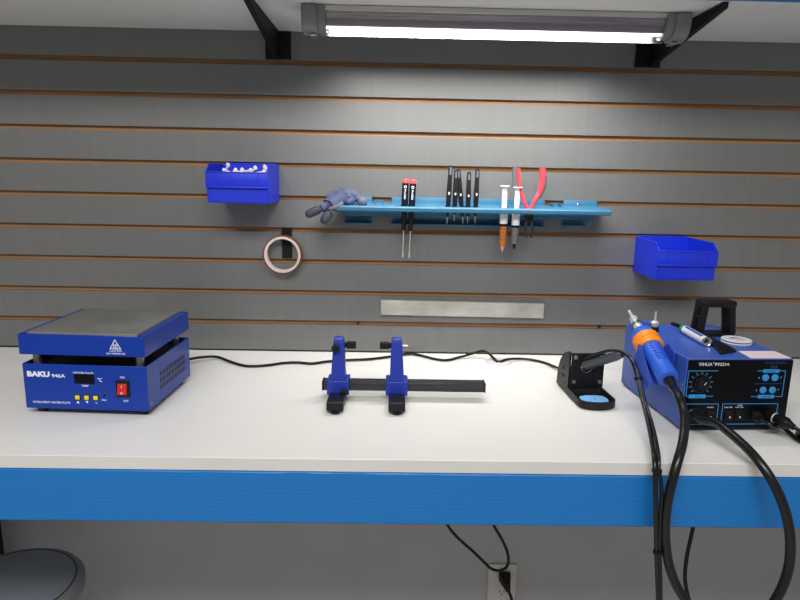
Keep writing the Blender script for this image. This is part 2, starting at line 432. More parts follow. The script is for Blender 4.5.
# ------------------------------------------------------------------ blue tool rack
rk = thing('tool_rack', 'long blue plastic tool rack hung across the middle of the slatwall', 'tool rack', (.19,0,.35))
def ztop_(y): return .3735 + y*.076           # top falls towards the room
holes = []   # (x, half width)
TW = [(451,165.5,447,224.5), (455.8,170,453.8,221), (458.3,169,463,224), (469,172,467.3,223), (477.6,169,474.8,223)]
def strip(b, x0, x1, y0, y1, th=.0035):
    vs = [(x0,y0,ztop_(y0)), (x1,y0,ztop_(y0)), (x1,y1,ztop_(y1)), (x0,y1,ztop_(y1))]
    b.ring_loft([[V(v)-V((0,0,th)) for v in vs], [V(v) for v in vs]])
RX0, RX1 = -.124, .501
YH0, YH1 = -.072, -.048         # the row of holes
hx = sorted([(0.0374, 0.0167), (0.129, 0.0062), (0.1443, 0.0058), (0.1695, 0.0125), (0.1932, 0.0062), (0.2594, 0.0105), (0.2878, 0.0105), (0.3175, 0.011)])
b = B()
strip(b, RX0, RX1, -.048, -.004); strip(b, RX0, RX1, -.092, -.072)
x = RX0
for c, hw in hx:
    strip(b, x, c-hw, YH0, YH1); x = c+hw
strip(b, x, RX1, YH0, YH1)
b.build('top_panel', 'rackblue', rk, smooth=False)
zl = ztop_(-.092)
b = B(); b.prism([(-.092,zl-.011), (-.0955,zl-.009), (-.0965,zl-.002), (-.0945,zl+.0012), (-.092,zl+.0004)], 0, RX0-.001, RX1-.004)
b.build('front_lip', 'rackblue', rk, bevel=.0008)
b = B()
for q0, q1, y0, y1, z0, z1 in ((RX0+.01, RX1-.03, -.0470,-.034,.3490,.3590), (RX0+.015, RX1-.045, -.034,-.020,.3420,.3490), (.0,.366,-.020,-.0046,.3360,.3420)):
    b.mm((q0,y0,z0), (q1,y1,z1), bev=.001)
o = b.build('stepped_ribs', 'rackblue', rk)
for a, c, d in ((-.112,-.047,0), (.0,.366,0), (.411,.492,1)):
    b = B(); b.mm((a,-.0045,.352), (c,-.0005,.3855), bev=.0008)
    if d: b.prism([(a,.3245), (c-.028,.3245), (c-.004,.345), (c-.004,.352), (a,.352)], 1, -.0045, -.0005)
    else: b.mm((a,-.0045,.3235), (c,-.0005,.352), bev=.0008)
    # foot that curves forward under the panel
    b.mm((a,-.030,.3215 if not d else .3245), (c-(.03 if d else 0),-.004,.3255 if not d else .3285), bev=.001)
    b.build('hanging_flange', 'rackblue', rk)
for xx in (-.030, .3865):     # latch tabs between the flanges
    b = B()
    for u in (-.0105, .0085): b.mm((xx+u,-.046,.362), (xx+u+.002,-.012,.3785))
    b.mm((xx-.0105,-.014,.362), (xx+.0105,-.012,.3785)); b.build('latch_tab', 'rackblue', rk)
b = B(); b.lathe((.447,-.0062,.376), (0,1,0), [(0,.0028), (.001,.0040), (.002,.0040)], 14); b.build('screw', 'chrome', rk)

# ------------------------------------------------------------------ two precision screwdrivers
def screwdriver(top, bot, label):
    top, bot = V(top), V(bot); d = (bot-top).normalized(); L = (bot-top).length
    t = thing('precision_screwdriver', label, 'screwdriver', bot, 0, 'precision screwdrivers in the rack')
    b = B(); b.lathe(top, d, [(0,.0062), (.002,.0072), (.009,.0072)], 20); tag(b.build('cap', 'redcap', t), 'pinkish red swivel cap')
    b = B(); b.lathe(top, d, [(.0092,.0074), (.050,.0076), (.070,.0068), (.074,.0060), (.112,.0056), (.117,.0044)], 20); b.build('handle', 'black', t)
    b = B(); b.lathe(top, d, [(.117,.0016), (L-.014,.0016), (L-.009,.0022), (L,.0018)], 12, flat=.8); b.build('shaft', 'shaft', t)
    # white maker's emblem and lettering running down the handle
    u = V((1,0,0)); u = (u-d*u.dot(d)).normalized(); nrm = u.cross(d)*-1
    if nrm.y > 0: nrm = -nrm
    b = B(); c0 = top+d*.0175+nrm*.0075
    b.annulus(c0, [(0,.0020), (.0003,.0020), (.0003,.0033), (0,.0033)], nrm, 20); b.build('emblem', 'lettering', t)
    M4 = Matrix.Translation(WM[t.name].inverted() @ (top+d*.0235+nrm*.0077)) @ Matrix((( d.x, u.x, nrm.x, 0), (d.y, u.y, nrm.y, 0), (d.z, u.z, nrm.z, 0), (0,0,0,1)))
    M4 = M4 @ Matrix.Translation((0,-.0022,0))
    text('handle_lettering', "Pro'sKit", t, M4, .0044, width=.022, bold=.02)
    return t
screwdriver((0.0307,-0.0600,0.4287), (0.0274,-0.0600,0.2484), 'left of the two red-capped black precision screwdrivers in the blue rack')
screwdriver((0.0480,-0.0600,0.4279), (0.0424,-0.0600,0.2475), 'right of the two red-capped black precision screwdrivers in the blue rack')

# ------------------------------------------------------------------ tweezers
def tweezer_proto():
    """local: z up, top end at 0, pointing down; length 1 unit of .135"""
    t = thing('tweezers', 'x', 'tweezers', (0,0,0), 0, 'black tweezers in the rack')
    for s in (-1, 1):
        pts = [(0, s*.0008, 0), (0, s*.0012,-.004), (0, s*.0042,-.040), (0, s*.0056,-.075), (0, s*.0030,-.105), (0, s*.0010,-.122)]
        ws = [.0036, .0046, .0048, .0052, .0046, .0026]
        rings = []
        for (x, y, z), w in zip(pts, ws):
            rings.append([(x-w,y-.0007,z), (x+w,y-.0007,z), (x+w,y+.0007,z), (x-w,y+.0007,z)])
        b = B(); b.ring_loft(rings); b.build('arm', 'black', t, bevel=.0003, world=False)
        rings = [[(-w,y-.0006,z), (w,y-.0006,z), (w,y+.0006,z), (-w,y+.0006,z)] for w, y, z in ((.0023,s*.0010,-.1215), (.0013,s*.0007,-.131), (.0006,s*.0005,-.140))]
        b = B(); b.ring_loft(rings); b.build('tip', 'chrome', t, world=False)
    b = B(); b.mm((-.0022,-.0050,-.022), (.0022,-.0010,-.005)); b.build('size_mark', 'palegrey', t, world=False)
    b = B(); b.mm((-.0016,-.0065,-.068), (.0016,-.0050,-.062)); b.build('dot_mark', 'lettering', t, world=False)
    return t
tp = tweezer_proto()
TWW = [((0.1329,-0.0600,0.4608), (0.1282,-0.0600,0.3270)), ((0.1448,-0.0600,0.4510), (0.1442,-0.0600,0.3354)), ((0.1509,-0.0600,0.4533), (0.1662,-0.0600,0.3289)), ((0.1753,-0.0600,0.4471), (0.1759,-0.0600,0.3314)), ((0.1942,-0.0600,0.4541), (0.1930,-0.0600,0.3317))]
TL = ['leftmost and tallest of the five black tweezers in the blue rack', 'second from left of the five black tweezers in the blue rack',
      'middle one of five black tweezers, leaning its top left against its neighbour', 'fourth from left and shortest of the five black tweezers in the rack',
      'rightmost of the five black tweezers in the rack, nearest the syringes']
for i, (a, c) in enumerate(TWW):
    a, c = V(a), V(c); d = c-a
    q = V((0,0,-1)).rotation_difference(d.normalized()).to_euler()
    yy = (-.060, -.066, -.054, -.060, -.060)[i]; a.y = yy
    sc = d.length/.140
    if i == 0:
        tp.location = a; tp.rotation_euler = q; tp.scale = (1,1,sc); tp['label'] = TL[0]
    else:
        dup(tp, a, TL[i], q, (1,1,sc))

# ------------------------------------------------------------------ syringes
def syringe(flange, barrel_flange, seal, tip, needle, content, tipmat, label):
    flange, tip, needle = V(flange), V(tip), V(needle); bf, seal = V(barrel_flange), V(seal)
    d = (tip-flange).normalized(); t = thing('syringe', label, 'syringe', tuple(needle), 0, 'syringes in the rack')
    T = lambda p: (p-flange).dot(d)
    b = B(); b.lathe(flange, d, [(0,.0108), (.0018,.0112), (.0028,.0090)], 20)
    for q in (0, PI/2):
        u = V((math.cos(q), math.sin(q), 0)); c = flange+d*(.003+T(bf))/2
        L = T(bf)-.003
        b.box(c, (.0115,.0022,L), V((0,0,1)).rotation_difference(d).to_euler() if q == 0 else (V((0,0,1)).rotation_difference(d) @ Quaternion((0,0,1), PI/2)).to_euler())
    b.build('plunger', 'syr', t)
    b = B(); b.box(bf, (.030,.0105,.0020), V((0,0,1)).rotation_difference(d).to_euler(), bev=.0008); b.build('finger_flange', 'syr', t)
    b = B(); b.lathe(flange, d, [(T(bf)+.0012,.0092), (T(seal)-.002,.0092)], 20); b.build('upper_barrel', 'syr', t)
    b = B(); b.lathe(flange, d, [(T(seal)-.0019,.0088), (T(seal)+.004,.0088)], 20); b.build('piston', 'black', t)
    b = B(); b.lathe(flange, d, [(T(seal)+.0041,.0086), (T(tip)-.016,.0080), (T(tip)-.012,.0050)], 20); b.build('barrel', content, t)
    bb = B()
    for k in range(4):
        s0 = T(seal)+.010+k*.008
        bb.lathe(flange, d, [(s0,.00875), (s0+.0009,.00875)], 20)
    bb.build('scale_marks', 'greygrip', t)
    b = B(); b.lathe(flange, d, [(T(tip)-.0119,.0046), (T(tip)-.004,.0034), (T(tip),.0020)], 14); b.build('nozzle', tipmat, t)
    b = B(); b.cyl(tip, needle, .0009); b.build('needle', 'dullsteel', t)
    return t
syringe((0.2587,-0.0600,0.4184), (0.2586,-0.0600,0.3659), (0.2593,-0.0600,0.3294), (0.2602,-0.0600,0.2677), (0.2602,-0.0600,0.2524), 'amber', 'pinktip', 'syringe of amber orange flux with white plunger in the blue rack')
syringe((0.2883,-0.0600,0.4155), (0.2892,-0.0600,0.3660), (0.2895,-0.0600,0.3265), (0.2873,-0.0600,0.2729), (0.2874,-0.0600,0.2506), 'greypaste', 'black', 'syringe of grey paste with white plunger beside the red pliers')

# ------------------------------------------------------------------ pliers
t = thing('pliers', 'red and grey handled pliers standing open in the blue rack', 'pliers', (0.3209,-0.0600,0.2992))
b = B(); b.tube(spline([(0.2881,-0.0580,0.4582), (0.2901,-0.0580,0.4313), (0.2958,-0.0580,0.4043), (0.3109,-0.0600,0.3705), (0.3151,-0.0600,0.3592)], 6), [.0042]*6+[.0042]*6+[.0042]*6+[.0038]*6+[.0035], 12)
h1 = b.build('handle', 'redgrip', t)
b = B(); b.tube(spline([(0.2801,-0.0560,0.4614), (0.2806,-0.0560,0.4356), (0.2842,-0.0560,0.4109)], 6), [.0058]*12+[.0035], 12); tag(b.build('grip_panel', 'greygrip', h1), 'grey outer grip panel')
b = B(); b.tube(spline([(0.3428,-0.0580,0.4592), (0.3441,-0.0580,0.4323), (0.3396,-0.0580,0.4051), (0.3266,-0.0600,0.3800), (0.3196,-0.0600,0.3615)], 6), [.0072]*6+[.0066]*6+[.0058]*6+[.0048]*6+[.004], 12)
h2 = b.build('handle', 'redgrip', t)
b = B(); b.tube(spline([(0.3493,-0.0560,0.4414), (0.3485,-0.0560,0.4166), (0.3379,-0.0580,0.3915)], 6), [.0055]*6+[.005]*6+[.003], 12); tag(b.build('grip_panel', 'greygrip', h2), 'grey outer grip panel')
b = B(); b.box((0.3181,-0.0600,0.3466), (.019,.008,.017), bev=.003); b.lathe((0.3168,-0.0660,0.3470), (0,1,0), [(0,.0035), (.011,.0035)], 14); b.build('pivot', 'black', t)
for jp in ([(0.3135,-0.0600,0.3385), (0.3105,-0.0600,0.3176), (0.3146,-0.0600,0.2991)], [(0.3239,-0.0600,0.3386), (0.3282,-0.0600,0.3179), (0.3256,-0.0600,0.2993)]):
    b = B(); b.tube(spline(jp, 5), [.0036]*5+[.0028]*5+[.0012], 8); b.build('jaw', 'rail', t)

# ------------------------------------------------------------------ work glove
t = thing('work_glove', 'crumpled blue-grey knit work glove with coated fingertips on the rack end', 'glove', (-0.1074,-0.0600,0.3629))
def skin(name, chains, mats, parent, sub=2):
    vs, es, rs = [], [], []
    for ch in chains:
        for k, (p, r) in enumerate(ch):
            if k == 0 and isinstance(p, int):
                base = p; prev = base; continue
            vs.append(V(p)); rs.append(r); i = len(vs)-1
            if k > 0: es.append((prev, i))
            prev = i
    me = bpy.data.meshes.new(name); me.from_pydata(vs, es, [])
    o = bpy.data.objects.new(name, me); C.objects.link(o)
    sk = o.modifiers.new('skin', 'SKIN'); sk.use_smooth_shade = True
    ly = me.skin_vertices[0] if me.skin_vertices else None
    if ly is None:
        bm = bmesh.new(); bm.from_mesh(me); bm.verts.layers.skin.verify(); bm.to_mesh(me); bm.free(); ly = me.skin_vertices[0]
    for i, r in enumerate(rs):
        ly.data[i].radius = r if isinstance(r, (tuple, list)) else (r, r)
    ly.data[0].use_root = True
    q = o.modifiers.new('sub', 'SUBSURF'); q.levels = q.render_levels = sub
    bpy.context.view_layer.update()
    m2 = bpy.data.meshes.new_from_object(o.evaluated_get(bpy.context.evaluated_depsgraph_get()))
    bpy.data.objects.remove(o); m2.name = name
    m2.materials.clear()
    return link(name, m2, mats, parent, smooth=True)
# body of the glove: palm fold over the rack, cuff to the right, stubs of the fingers
body = [[((-0.1280,-0.0600,0.3773), (.021,.016)), ((-0.1101,-0.0550,0.3865), (.022,.016)), ((-0.0909,-0.0500,0.3924), (.017,.014)), ((-0.0772,-0.0480,0.3949), (.008,.008))],
        [(0, 0), ((-0.1389,-0.0660,0.3671), .0125), ((-0.1543,-0.0720,0.3614), .0112), ((-0.1630,-0.0760,0.3581), .0108)],
        [(1, 0), ((-0.1247,-0.0450,0.3973), .0130), ((-0.1394,-0.0480,0.3880), .0110), ((-0.1515,-0.0540,0.3766), .0085)],
        [(1, 0), ((-0.0910,-0.0660,0.3782), .0100), ((-0.1039,-0.0760,0.3704), .0085)],
        [(2, 0), ((-0.0777,-0.0580,0.3838), .0085), ((-0.0695,-0.0620,0.3784), .0120), ((-0.0604,-0.0600,0.3751), .0108)]]
tag(skin('knit_body', body, 'gauze', t), 'blue-grey knitted fabric')
fing = [[((-0.1585,-0.0750,0.3597), .0118), ((-0.1785,-0.0790,0.3517), .0112), ((-0.1885,-0.0810,0.3462), .0105), ((-0.1952,-0.0820,0.3430), .0072)]]
tag(skin('coated_finger', fing, 'coat', t), 'longest finger, dark grey coated, hanging past the rack')
fing = [[((-0.1374,-0.0820,0.3521), .0100), ((-0.1459,-0.0880,0.3445), .0118), ((-0.1511,-0.0920,0.3345), .0118), ((-0.1544,-0.0940,0.3252), .0085)]]
tag(skin('coated_finger', fing, 'coat', t), 'short dark coated finger hanging down')
fing = [[((-0.1088,-0.0860,0.3741), (.008,.006)), ((-0.1209,-0.0900,0.3656), (.0085,.006)), ((-0.1344,-0.0900,0.3602), (.0075,.005)), ((-0.1436,-0.0880,0.3577), (.004,.004))]]
tag(skin('coated_finger', fing, 'palegrey', t), 'pale grey coated finger lying across the rack lip')
fing = [[((-0.0568,-0.0640,0.3765), .0115), ((-0.0679,-0.0700,0.3754), .0135), ((-0.0793,-0.0700,0.3763), .0095)]]
skin('coated_thumb', fing, 'palegrey', t)

# ------------------------------------------------------------------ hot plate
hp = thing('heating_plate', 'blue benchtop heating plate with grey metal top on the left', 'heating plate', (-.653,-.4353,0), math.radians(-2.7))
W, D = .2232, .2062
b = B()      # open-topped lower case
zb, zt, th = .012, .0955, .0015
b.mm((0,0,zb), (W,th,zt)); b.mm((0,D-th,zb), (W,D,zt)); b.mm((0,th,zb), (th,D-th,zt)); b.mm((W-th,th,zb), (W,D-th,zt)); b.mm((th,th,zb), (W-th,D-th,zb+.0015))
cs = b.build('lower_case', 'bluemetal', hp, bevel=.0008, world=False)
b = B(); b.mm((.004,.004,.0795), (W-.004,D-.004,.083)); b.build('heat_shield', 'blackmetal', hp, world=False)
for x in (.018, W-.018):
    for y in (.022, D-.022):
        b = B(); b.lathe((x,y,0), (0,0,1), [(0,.008), (.002,.0095), (zb,.0095)], 18); b.build('rubber_foot', 'rubber', hp, world=False)
        b = B(); b.cyl((x+.0*(1 if x < .1 else -1),y-.004,.083), (x,y-.004,.1135), .0075, n=18); b.build('standoff', 'dullsteel', hp, world=False)
b = B()
x0, x1, y0, y1 = -.0005, .2245, -.004, .2065
for lo, hi in (((x0,y0,.1135), (x1,y0+.0016,.1505)), ((x0,y1-.0016,.1135), (x1,y1,.1505)), ((x0,y0+.0016,.1135), (x0+.0016,y1-.0016,.1505)), ((x1-.0016,y0+.0016,.1135), (x1,y1-.0016,.1505))):
    b.mm(lo, hi)
b.mm((x0,y0,.1135), (x1,y1,.1150)); b.mm((x0+.0016,y0+.0016,.1488), (x0+.014,y1-.0016,.1505)); b.mm((x1-.014,y0+.0016,.1488), (x1-.0016,y1-.0016,.1505))
b.mm((x0+.0016,y0+.0016,.1488), (x1-.0016,y0+.006,.1505)); b.mm((x0+.0016,y1-.008,.1488), (x1-.0016,y1-.0016,.1505))
b.build('upper_frame', 'bluemetal', hp, bevel=.0007, world=False)
b = B(); b.mm((x0+.0142,y0+.0062,.120), (x1-.0142,y1-.0082,.1538), bev=.0008); pl = b.build('hot_plate', 'plate', hp, world=False)
b = B()
cx, cy = (x0+x1)/2+.018, (y0+y1)/2
for r in (.006, .014, .023, .033):
    b.annulus((cx,cy,.1538), [(0,r), (.00012,r), (.00012,r+.0012), (0,r+.0012)], (0,0,1), 48)
tag(b.build('turning_marks', 'dullsteel', pl, world=False), 'faint circular machining marks')
# control panel on the lower case
f0 = -.0003
text('brand_lettering', 'BAKU', cs, front(.0075,f0,.0722), .0088, width=.041, bold=.055)
text('model_lettering', '946A', cs, front(.0520,f0,.0712), .0062, width=.0245, bold=.02)
text('small_lettering', 'INTELLIGENT HEATER PLATE', cs, front(.0135,f0,.0222), .0037, width=.0680, bold=.01)
text('small_lettering', 'HEATER PLATE', cs, front(.0915,f0,.0795), .0032, width=.0365, bold=.01)
text('small_lettering', 'TEMP', cs, front(.1045,f0,.0555), .0032, width=.0135, bold=.01)
text('unit_lettering', '°C', cs, front(.1345,f0,.0655), .0066, width=.0085, bold=.01)
text('small_lettering', 'ON', cs, front(.1755,f0,.0730), .0036, width=.0078, bold=.01)
text('small_lettering', 'OFF', cs, front(.1785,f0,.0290), .0036, width=.0095, bold=.01)
text('small_lettering', 'Heat', cs, front(.1395,f0,.0300), .0032, width=.0085, bold=.01)
b = B(); b.mm((.0922,-.0006,.0610), (.1288,.002,.0785)); b.build('display', 'panel', cs, world=False)
for x in (.0958, .1125, .1290):
    b = B(); b.mm((x-.0052,-.0006,.0300), (x+.0052,.002,.0400), bev=.0004); e = b.build('button_bezel', 'black', cs, world=False)
    b = B(); b.mm((x-.0040,-.0022,.0312), (x+.0040,.001,.0388), bev=.0009); b.build('button', 'btnyellow', e, world=False)
def tri(name, pts, par, y=-.0003, m='lettering'):
    b = B(); b.prism(pts, 1, y, y+.0002); return b.build(name, m, par, world=False)
tri('up_arrow', [(.0930,.0238), (.0986,.0238), (.0958,.0284)], cs); tri('down_arrow', [(.1097,.0284), (.1153,.0284), (.1125,.0238)], cs)
text('small_lettering', '°C', cs, front(.1268,f0,.0240), .0030, width=.0048)
b = B(); b.lathe((.1445,-.0008,.0395), (0,1,0), [(0,.0014), (.0004,.002), (.003,.002)], 14); b.build('indicator_lamp', 'panel', cs, world=False)
b = B(); b.mm((.1665,-.0012,.0375), (.1925,.003,.0690), bev=.001); sw = b.build('switch_bezel', 'black', cs, world=False)
b = B(); b.prism([(-.0014,.0425), (-.0058,.0440), (-.0030,.0535), (-.0022,.0625), (-.0014,.0632), (.001,.0632), (.001,.0425)], 0, .1705, .1870); ro = b.build('rocker', 'red', sw, bevel=.0007, world=False)
b = B(); b.mm((.1782,-.0040,.0560), (.1790,-.0012,.0605)); b.annulus((.1787,-.0055,.0465), [(0,.0012), (.0012,.0012), (.0012,.0019), (0,.0019)], (0,1,0), 16); b.build('rocker_marks', 'lettering', ro, world=False)
# warning triangle and caution words on the upper frame
yf = y0-.0003
b = B()
A, Bc, Cc = V((.1625,0,.1275)), V((.1835,0,.1275)), V((.1730,0,.1455))
ctr = (A+Bc+Cc)/3
inn = [ctr+(p-ctr)*.80 for p in (A,Bc,Cc)]
for p, q, r_, s_ in ((A,Bc,inn[1],inn[0]), (Bc,Cc,inn[2],inn[1]), (Cc,A,inn[0],inn[2])):
    b.prism([(v.x, v.z) for v in (p,q,r_,s_)], 1, yf, yf+.0002)
for k in (-.0030, 0, .0030): b.prism([(.1730+k-.0006,.1318), (.1730+k+.0006,.1318), (.1730+k+.0012,.1350), (.1730+k+.0001,.1378), (.1730+k-.0004,.1350)], 1, yf, yf+.0002)
b.prism([(.1680,.1296), (.1780,.1296), (.1780,.1306), (.1680,.1306)], 1, yf, yf+.0002)
uf = [c for c in hp.children if c.name.startswith('upper_frame')][0]
b.build('warning_symbol', 'lettering', uf, world=False)
text('caution_lettering', 'CAUTION', uf, front(.1623,yf,.1226), .0034, width=.0215, bold=.01)
text('caution_lettering', 'HIGH TEMPERATURE', uf, front(.1560,yf,.1180), .0028, width=.0340, bold=.012)
# ventilation louvres on the right side
b = B()
for r in range(3):
    for k in range(9):
        yy = .055+k*.0142; zz = .034+r*.0125
        b.prism([(yy,zz), (yy+.0100,zz+.001), (yy+.0120,zz+.0098), (yy+.002,zz+.0088)], 0, W-.0002, W+.0003)
b.build('side_vent', 'panel', cs, world=False)
for yy, zz in ((.014,.022), (.192,.022)):
    b = B(); b.lathe((W-.0002,yy,zz), (1,0,0), [(0,.003), (.001,.0026), (.0016,.001)], 12); b.build('case_screw', 'dullsteel', cs, world=False)
# its mains cord along the wall, dropping into the table grommet
cordp = [(-.490,-.2315,.034), (-.492,-.205,.030), (-.494,-.165,.021), (-.486,-.125,.016), (-0.4630,-0.1292,0.0140), (-0.4466,-0.1087,0.0120), (-0.4217,-0.0908,0.0100), (-0.4029,-0.0829,0.0060), (-0.3705,-0.1086,0.0042), (-0.3338,-0.1367,0.0040), (-0.3034,-0.1406,0.0040), (-0.2736,-0.1299,0.0040), (-0.2465,-0.1144,0.0042),
         (-0.2151,-0.1074,0.0040), (-0.1793,-0.1143,0.0040), (-0.1485,-0.0983,0.0042), (-0.1048,-0.0857,0.0045), (-0.0460,-0.0728,0.0045), (0.0017,-0.0492,0.0045), (0.0312,-0.0311,0.0045), (0.0584,-0.0261,0.0050), (0.0848,-0.0422,0.0045), (0.1126,-0.0653,0.0042), (0.1385,-0.0715,0.0042),
         (0.1670,-0.0517,0.0050), (0.1948,-0.0414,0.0100), (0.2144,-0.0400,0.0160), (0.2285,-0.0426,0.0200), (0.2395,-0.0518,0.0180), (0.2479,-0.0618,0.0120), (0.2558,-0.0815,0.0070), (0.2585,-0.0805,0.0045)]
b = B(); b.tube(spline(cordp, 6), .0031, 8); b.build('power_cord', 'rubber', hp)

# ------------------------------------------------------------------ table grommet and the second cord
gx, gy = .2625, -.070
t = thing('cable_grommet', 'white round cable grommet set in the back of the tabletop', 'grommet', (gx,gy,0))
b = B(); b.annulus((gx,gy,.0002), [(0,.006), (.0040,.006), (.0040,.0275), (.0028,.0295), (0,.030)], (0,0,1), 40); b.build('flange', 'grommet', t)
b = B(); b.lathe((gx,gy,.0002), (0,0,1), [(0,.0059), (.0030,.0059)], 24); b.build('cable_hole', 'black', t)

# ------------------------------------------------------------------ PCB holder
pc = thing('circuit_board_holder', 'blue and black adjustable circuit board holder standing empty on the bench', 'board holder', (.03,-.33,0))
ry0, ry1, rz0, rz1 = -.342, -.316, .0205, .0370
b = B(); b.mm((-.1275,ry0,rz0), (.188,ry1,rz1)); b.mm((-.1275,ry0-.0014,rz0), (.188,ry0,rz0+.0035)); b.mm((-.1275,ry0-.0014,rz1-.0035), (.188,ry0,rz1)); b.mm((-.1275,ry0+.003,rz1), (.188,ry0+.0055,rz1+.001)); b.mm((-.1275,ry1-.0055,rz1), (.188,ry1-.003,rz1+.001))
b.build('rail', 'rail', pc, bevel=.0006)
b = B(); b.mm((-.1310,ry0-.001,rz0-.001), (-.1275,ry1+.001,rz1+.001)); b.mm((.188,ry0-.001,rz0-.001), (.1905,ry1+.001,rz1+.001)); b.build('rail_end_cap', 'black', pc, bevel=.0006)
def holder_arm(x, right):
    # foot bar reaching to the front
    b = B(); b.prism([(-.2500,.006), (-.4180,.006), (-.4200,.0085), (-.4200,.0225), (-.4180,.0250), (-.352,.0185), (-.30,.0185), (-.25,.0185)], 0, x-.0155, x+.0155); ft = b.build('foot_bar', 'black', pc, bevel=.001)
    for yy in (-.411, -.258):
        b = B(); b.lathe((x,yy,0), (0,0,1), [(0,.0085), (.0015,.0095), (.006,.0095)], 18); b.build('rubber_foot', 'rubber', ft)
    # clamp block round the rail (channel of four walls)
    b = B(); b.mm((x-.0215,-.3520,.0135), (x+.0215,-.3440,.0425)); b.mm((x-.0215,-.3440,.0385), (x+.0215,-.3080,.0430)); b.mm((x-.0215,-.3150,.0205), (x+.0215,-.3080,.0385))
    cb = b.build('clamp_block', 'pcbblue', pc, bevel=.002)
    b = B(); b.mm((x-.012,-.3535,.0155), (x+.012,-.3515,.0185), bev=.0005); b.build('embossed_mark', 'pcbblue', cb)
    # upright, tapering
    rings = []
    for z, w, y0_, y1_ in ((.042,.0140,-.3510,-.3150), (.060,.0132,-.3490,-.3190), (.115,.0108,-.3430,-.3240), (.1230,.0098,-.3420,-.3250), (.1265,.0075,-.3400,-.3270)):
        xo = x + (.0015 if right else -.001)*(z-.046)/.08*(-1)
        rings.append([(xo-w,y0_,z), (xo+w,y0_,z), (xo+w,y1_,z), (xo-w,y1_,z)])
    b = B(); b.ring_loft(rings); b.build('upright', 'pcbblue', pc, bevel=.0015)
    # jaw on a spindle
    s = -1 if right else 1
    zj = .1105; yj = -.334
    b = B(); b.cyl((x-s*.020 if right else x-.010, yj, zj), (x+s*.016, yj, zj), .0024); b.build('spindle', 'chrome', pc)
    b = B(); b.mm(*[(min(x+s*.016,x+s*.034), yj-.006, zj-.0062), (max(x+s*.016,x+s*.034), yj+.006, zj+.0062)]); b.mm((min(x+s*.012,x+s*.016), yj-.0045, zj-.0045), (max(x+s*.012,x+s*.016), yj+.0045, zj+.0045))
    b.build('jaw', 'black', pc, bevel=.0008)
holder_arm(-.0990, False); holder_arm(.0155, True)
b = B(); b.lathe((-.1035,-.3440,.1085), (0,-1,0), [(0,.0035), (.004,.0072), (.012,.0076), (.0135,.006)], 20); b.build('thumb_knob', 'black', pc)
b = B(); b.lathe((-.0865,-.3520,.0225), (0,-1,0), [(0,.0030), (.003,.0066), (.013,.0072), (.0145,.0055)], 20); b.build('thumb_knob', 'black', pc)

# ------------------------------------------------------------------ soldering iron stand
st = thing('soldering_iron_stand', 'black soldering iron stand with a sponge tray', 'iron stand', (.4015,-.298,0), math.radians(3))
# local: x right, y back, block front face at y=0
xa, xb_ = -.034, .033
prof = [(.002,.006), (.002,.0905), (.012,.0915), (.036,.082), (.058,.062), (.070,.040), (.074,.004), (.002,.004)]
b = B(); b.prism(prof, 0, xb_-.002, xb_+.002); b.build('side_plate', 'black', st, bevel=.001, world=False)
b = B(); b.prism(prof, 0, xa-.002, xa+.002); sd = b.build('side_plate', 'black', st, bevel=.001, world=False)
b = B(); b.mm((xa+.002,.060,.004), (xb_-.002,.064,.045)); b.mm((xa+.002,.004,.004), (xb_-.002,.060,.010)); b.build('inner_body', 'black', st, world=False)
# front plate with a round opening
b = B(); n = 24; R = .0145; cz = .062
outer = []
hw, z0_, z1_ = .0335, .020, .0910
for k in range(n):
    a = 2*PI*k/n; c, s = math.cos(a), math.sin(a)
    ex = hw/abs(c) if abs(c) > 1e-6 else 9; ez = ((z1_-cz) if s > 0 else (cz-z0_))/abs(s) if abs(s) > 1e-6 else 9
    e = min(ex, ez); outer.append((c*e, cz+s*e))
# snap the corners
for cx_, cz_ in ((-hw,z0_), (hw,z0_), (-hw,z1_), (hw,z1_)):
    i = min(range(n), key=lambda k: (outer[k][0]-cx_)**2+(outer[k][1]-cz_)**2); outer[i] = (cx_, cz_)
inner = [(R*math.cos(2*PI*k/n), cz+R*math.sin(2*PI*k/n)) for k in range(n)]
rings = [[V((p[0]+.001,-.004,p[1])) for p in outer], [V((p[0]+.001,-.004,p[1])) for p in inner], [V((p[0]+.001,.001,p[1])) for p in inner], [V((p[0]+.001,.001,p[1])) for p in outer]]
rings.append(rings[0]); 
bm = b.bm; R_ = [[bm.verts.new(p) for p in ring] for ring in rings[:4]]
for i in range(4):
    A_, B_ = R_[i], R_[(i+1) % 4]
    for k in range(n): bm.faces.new((A_[k], A_[(k+1) % n], B_[(k+1) % n], B_[k]))
fp = b.build('front_plate', 'black', st, world=False, bevel=.0005)
for sx in (-1, 1):
    for zz in (.031, .083):
        b = B(); b.lathe((sx*.0265+.001,-.0062,zz), (0,1,0), [(0,.0020), (.0008,.0040), (.0022,.0045)], 14); b.build('rivet', 'dullsteel', fp, world=False)
# coil holder: spring inside the opening
pts = [V((math.cos(a)*.0125+.001, -.010+a*.0022, cz+math.sin(a)*.0125)) for a in [k*PI/8 for k in range(64)]]
b = B(); b.tube(pts, .0013, 6); tag(b.build('coil_spring', 'dullsteel', st, world=False), 'steel coil that carries the iron')
# left-hand vents and screws on the side
b = B()
for zz in (.030, .046): b.mm((xa-.0034,.032,zz), (xa-.0019,.042,zz+.006), bev=.0006)
b.lathe((xa-.0034,.020,.022), (1,0,0), [(0,.0015), (.0014,.002)], 12); b.build('side_clip', 'rubber', sd, world=False)
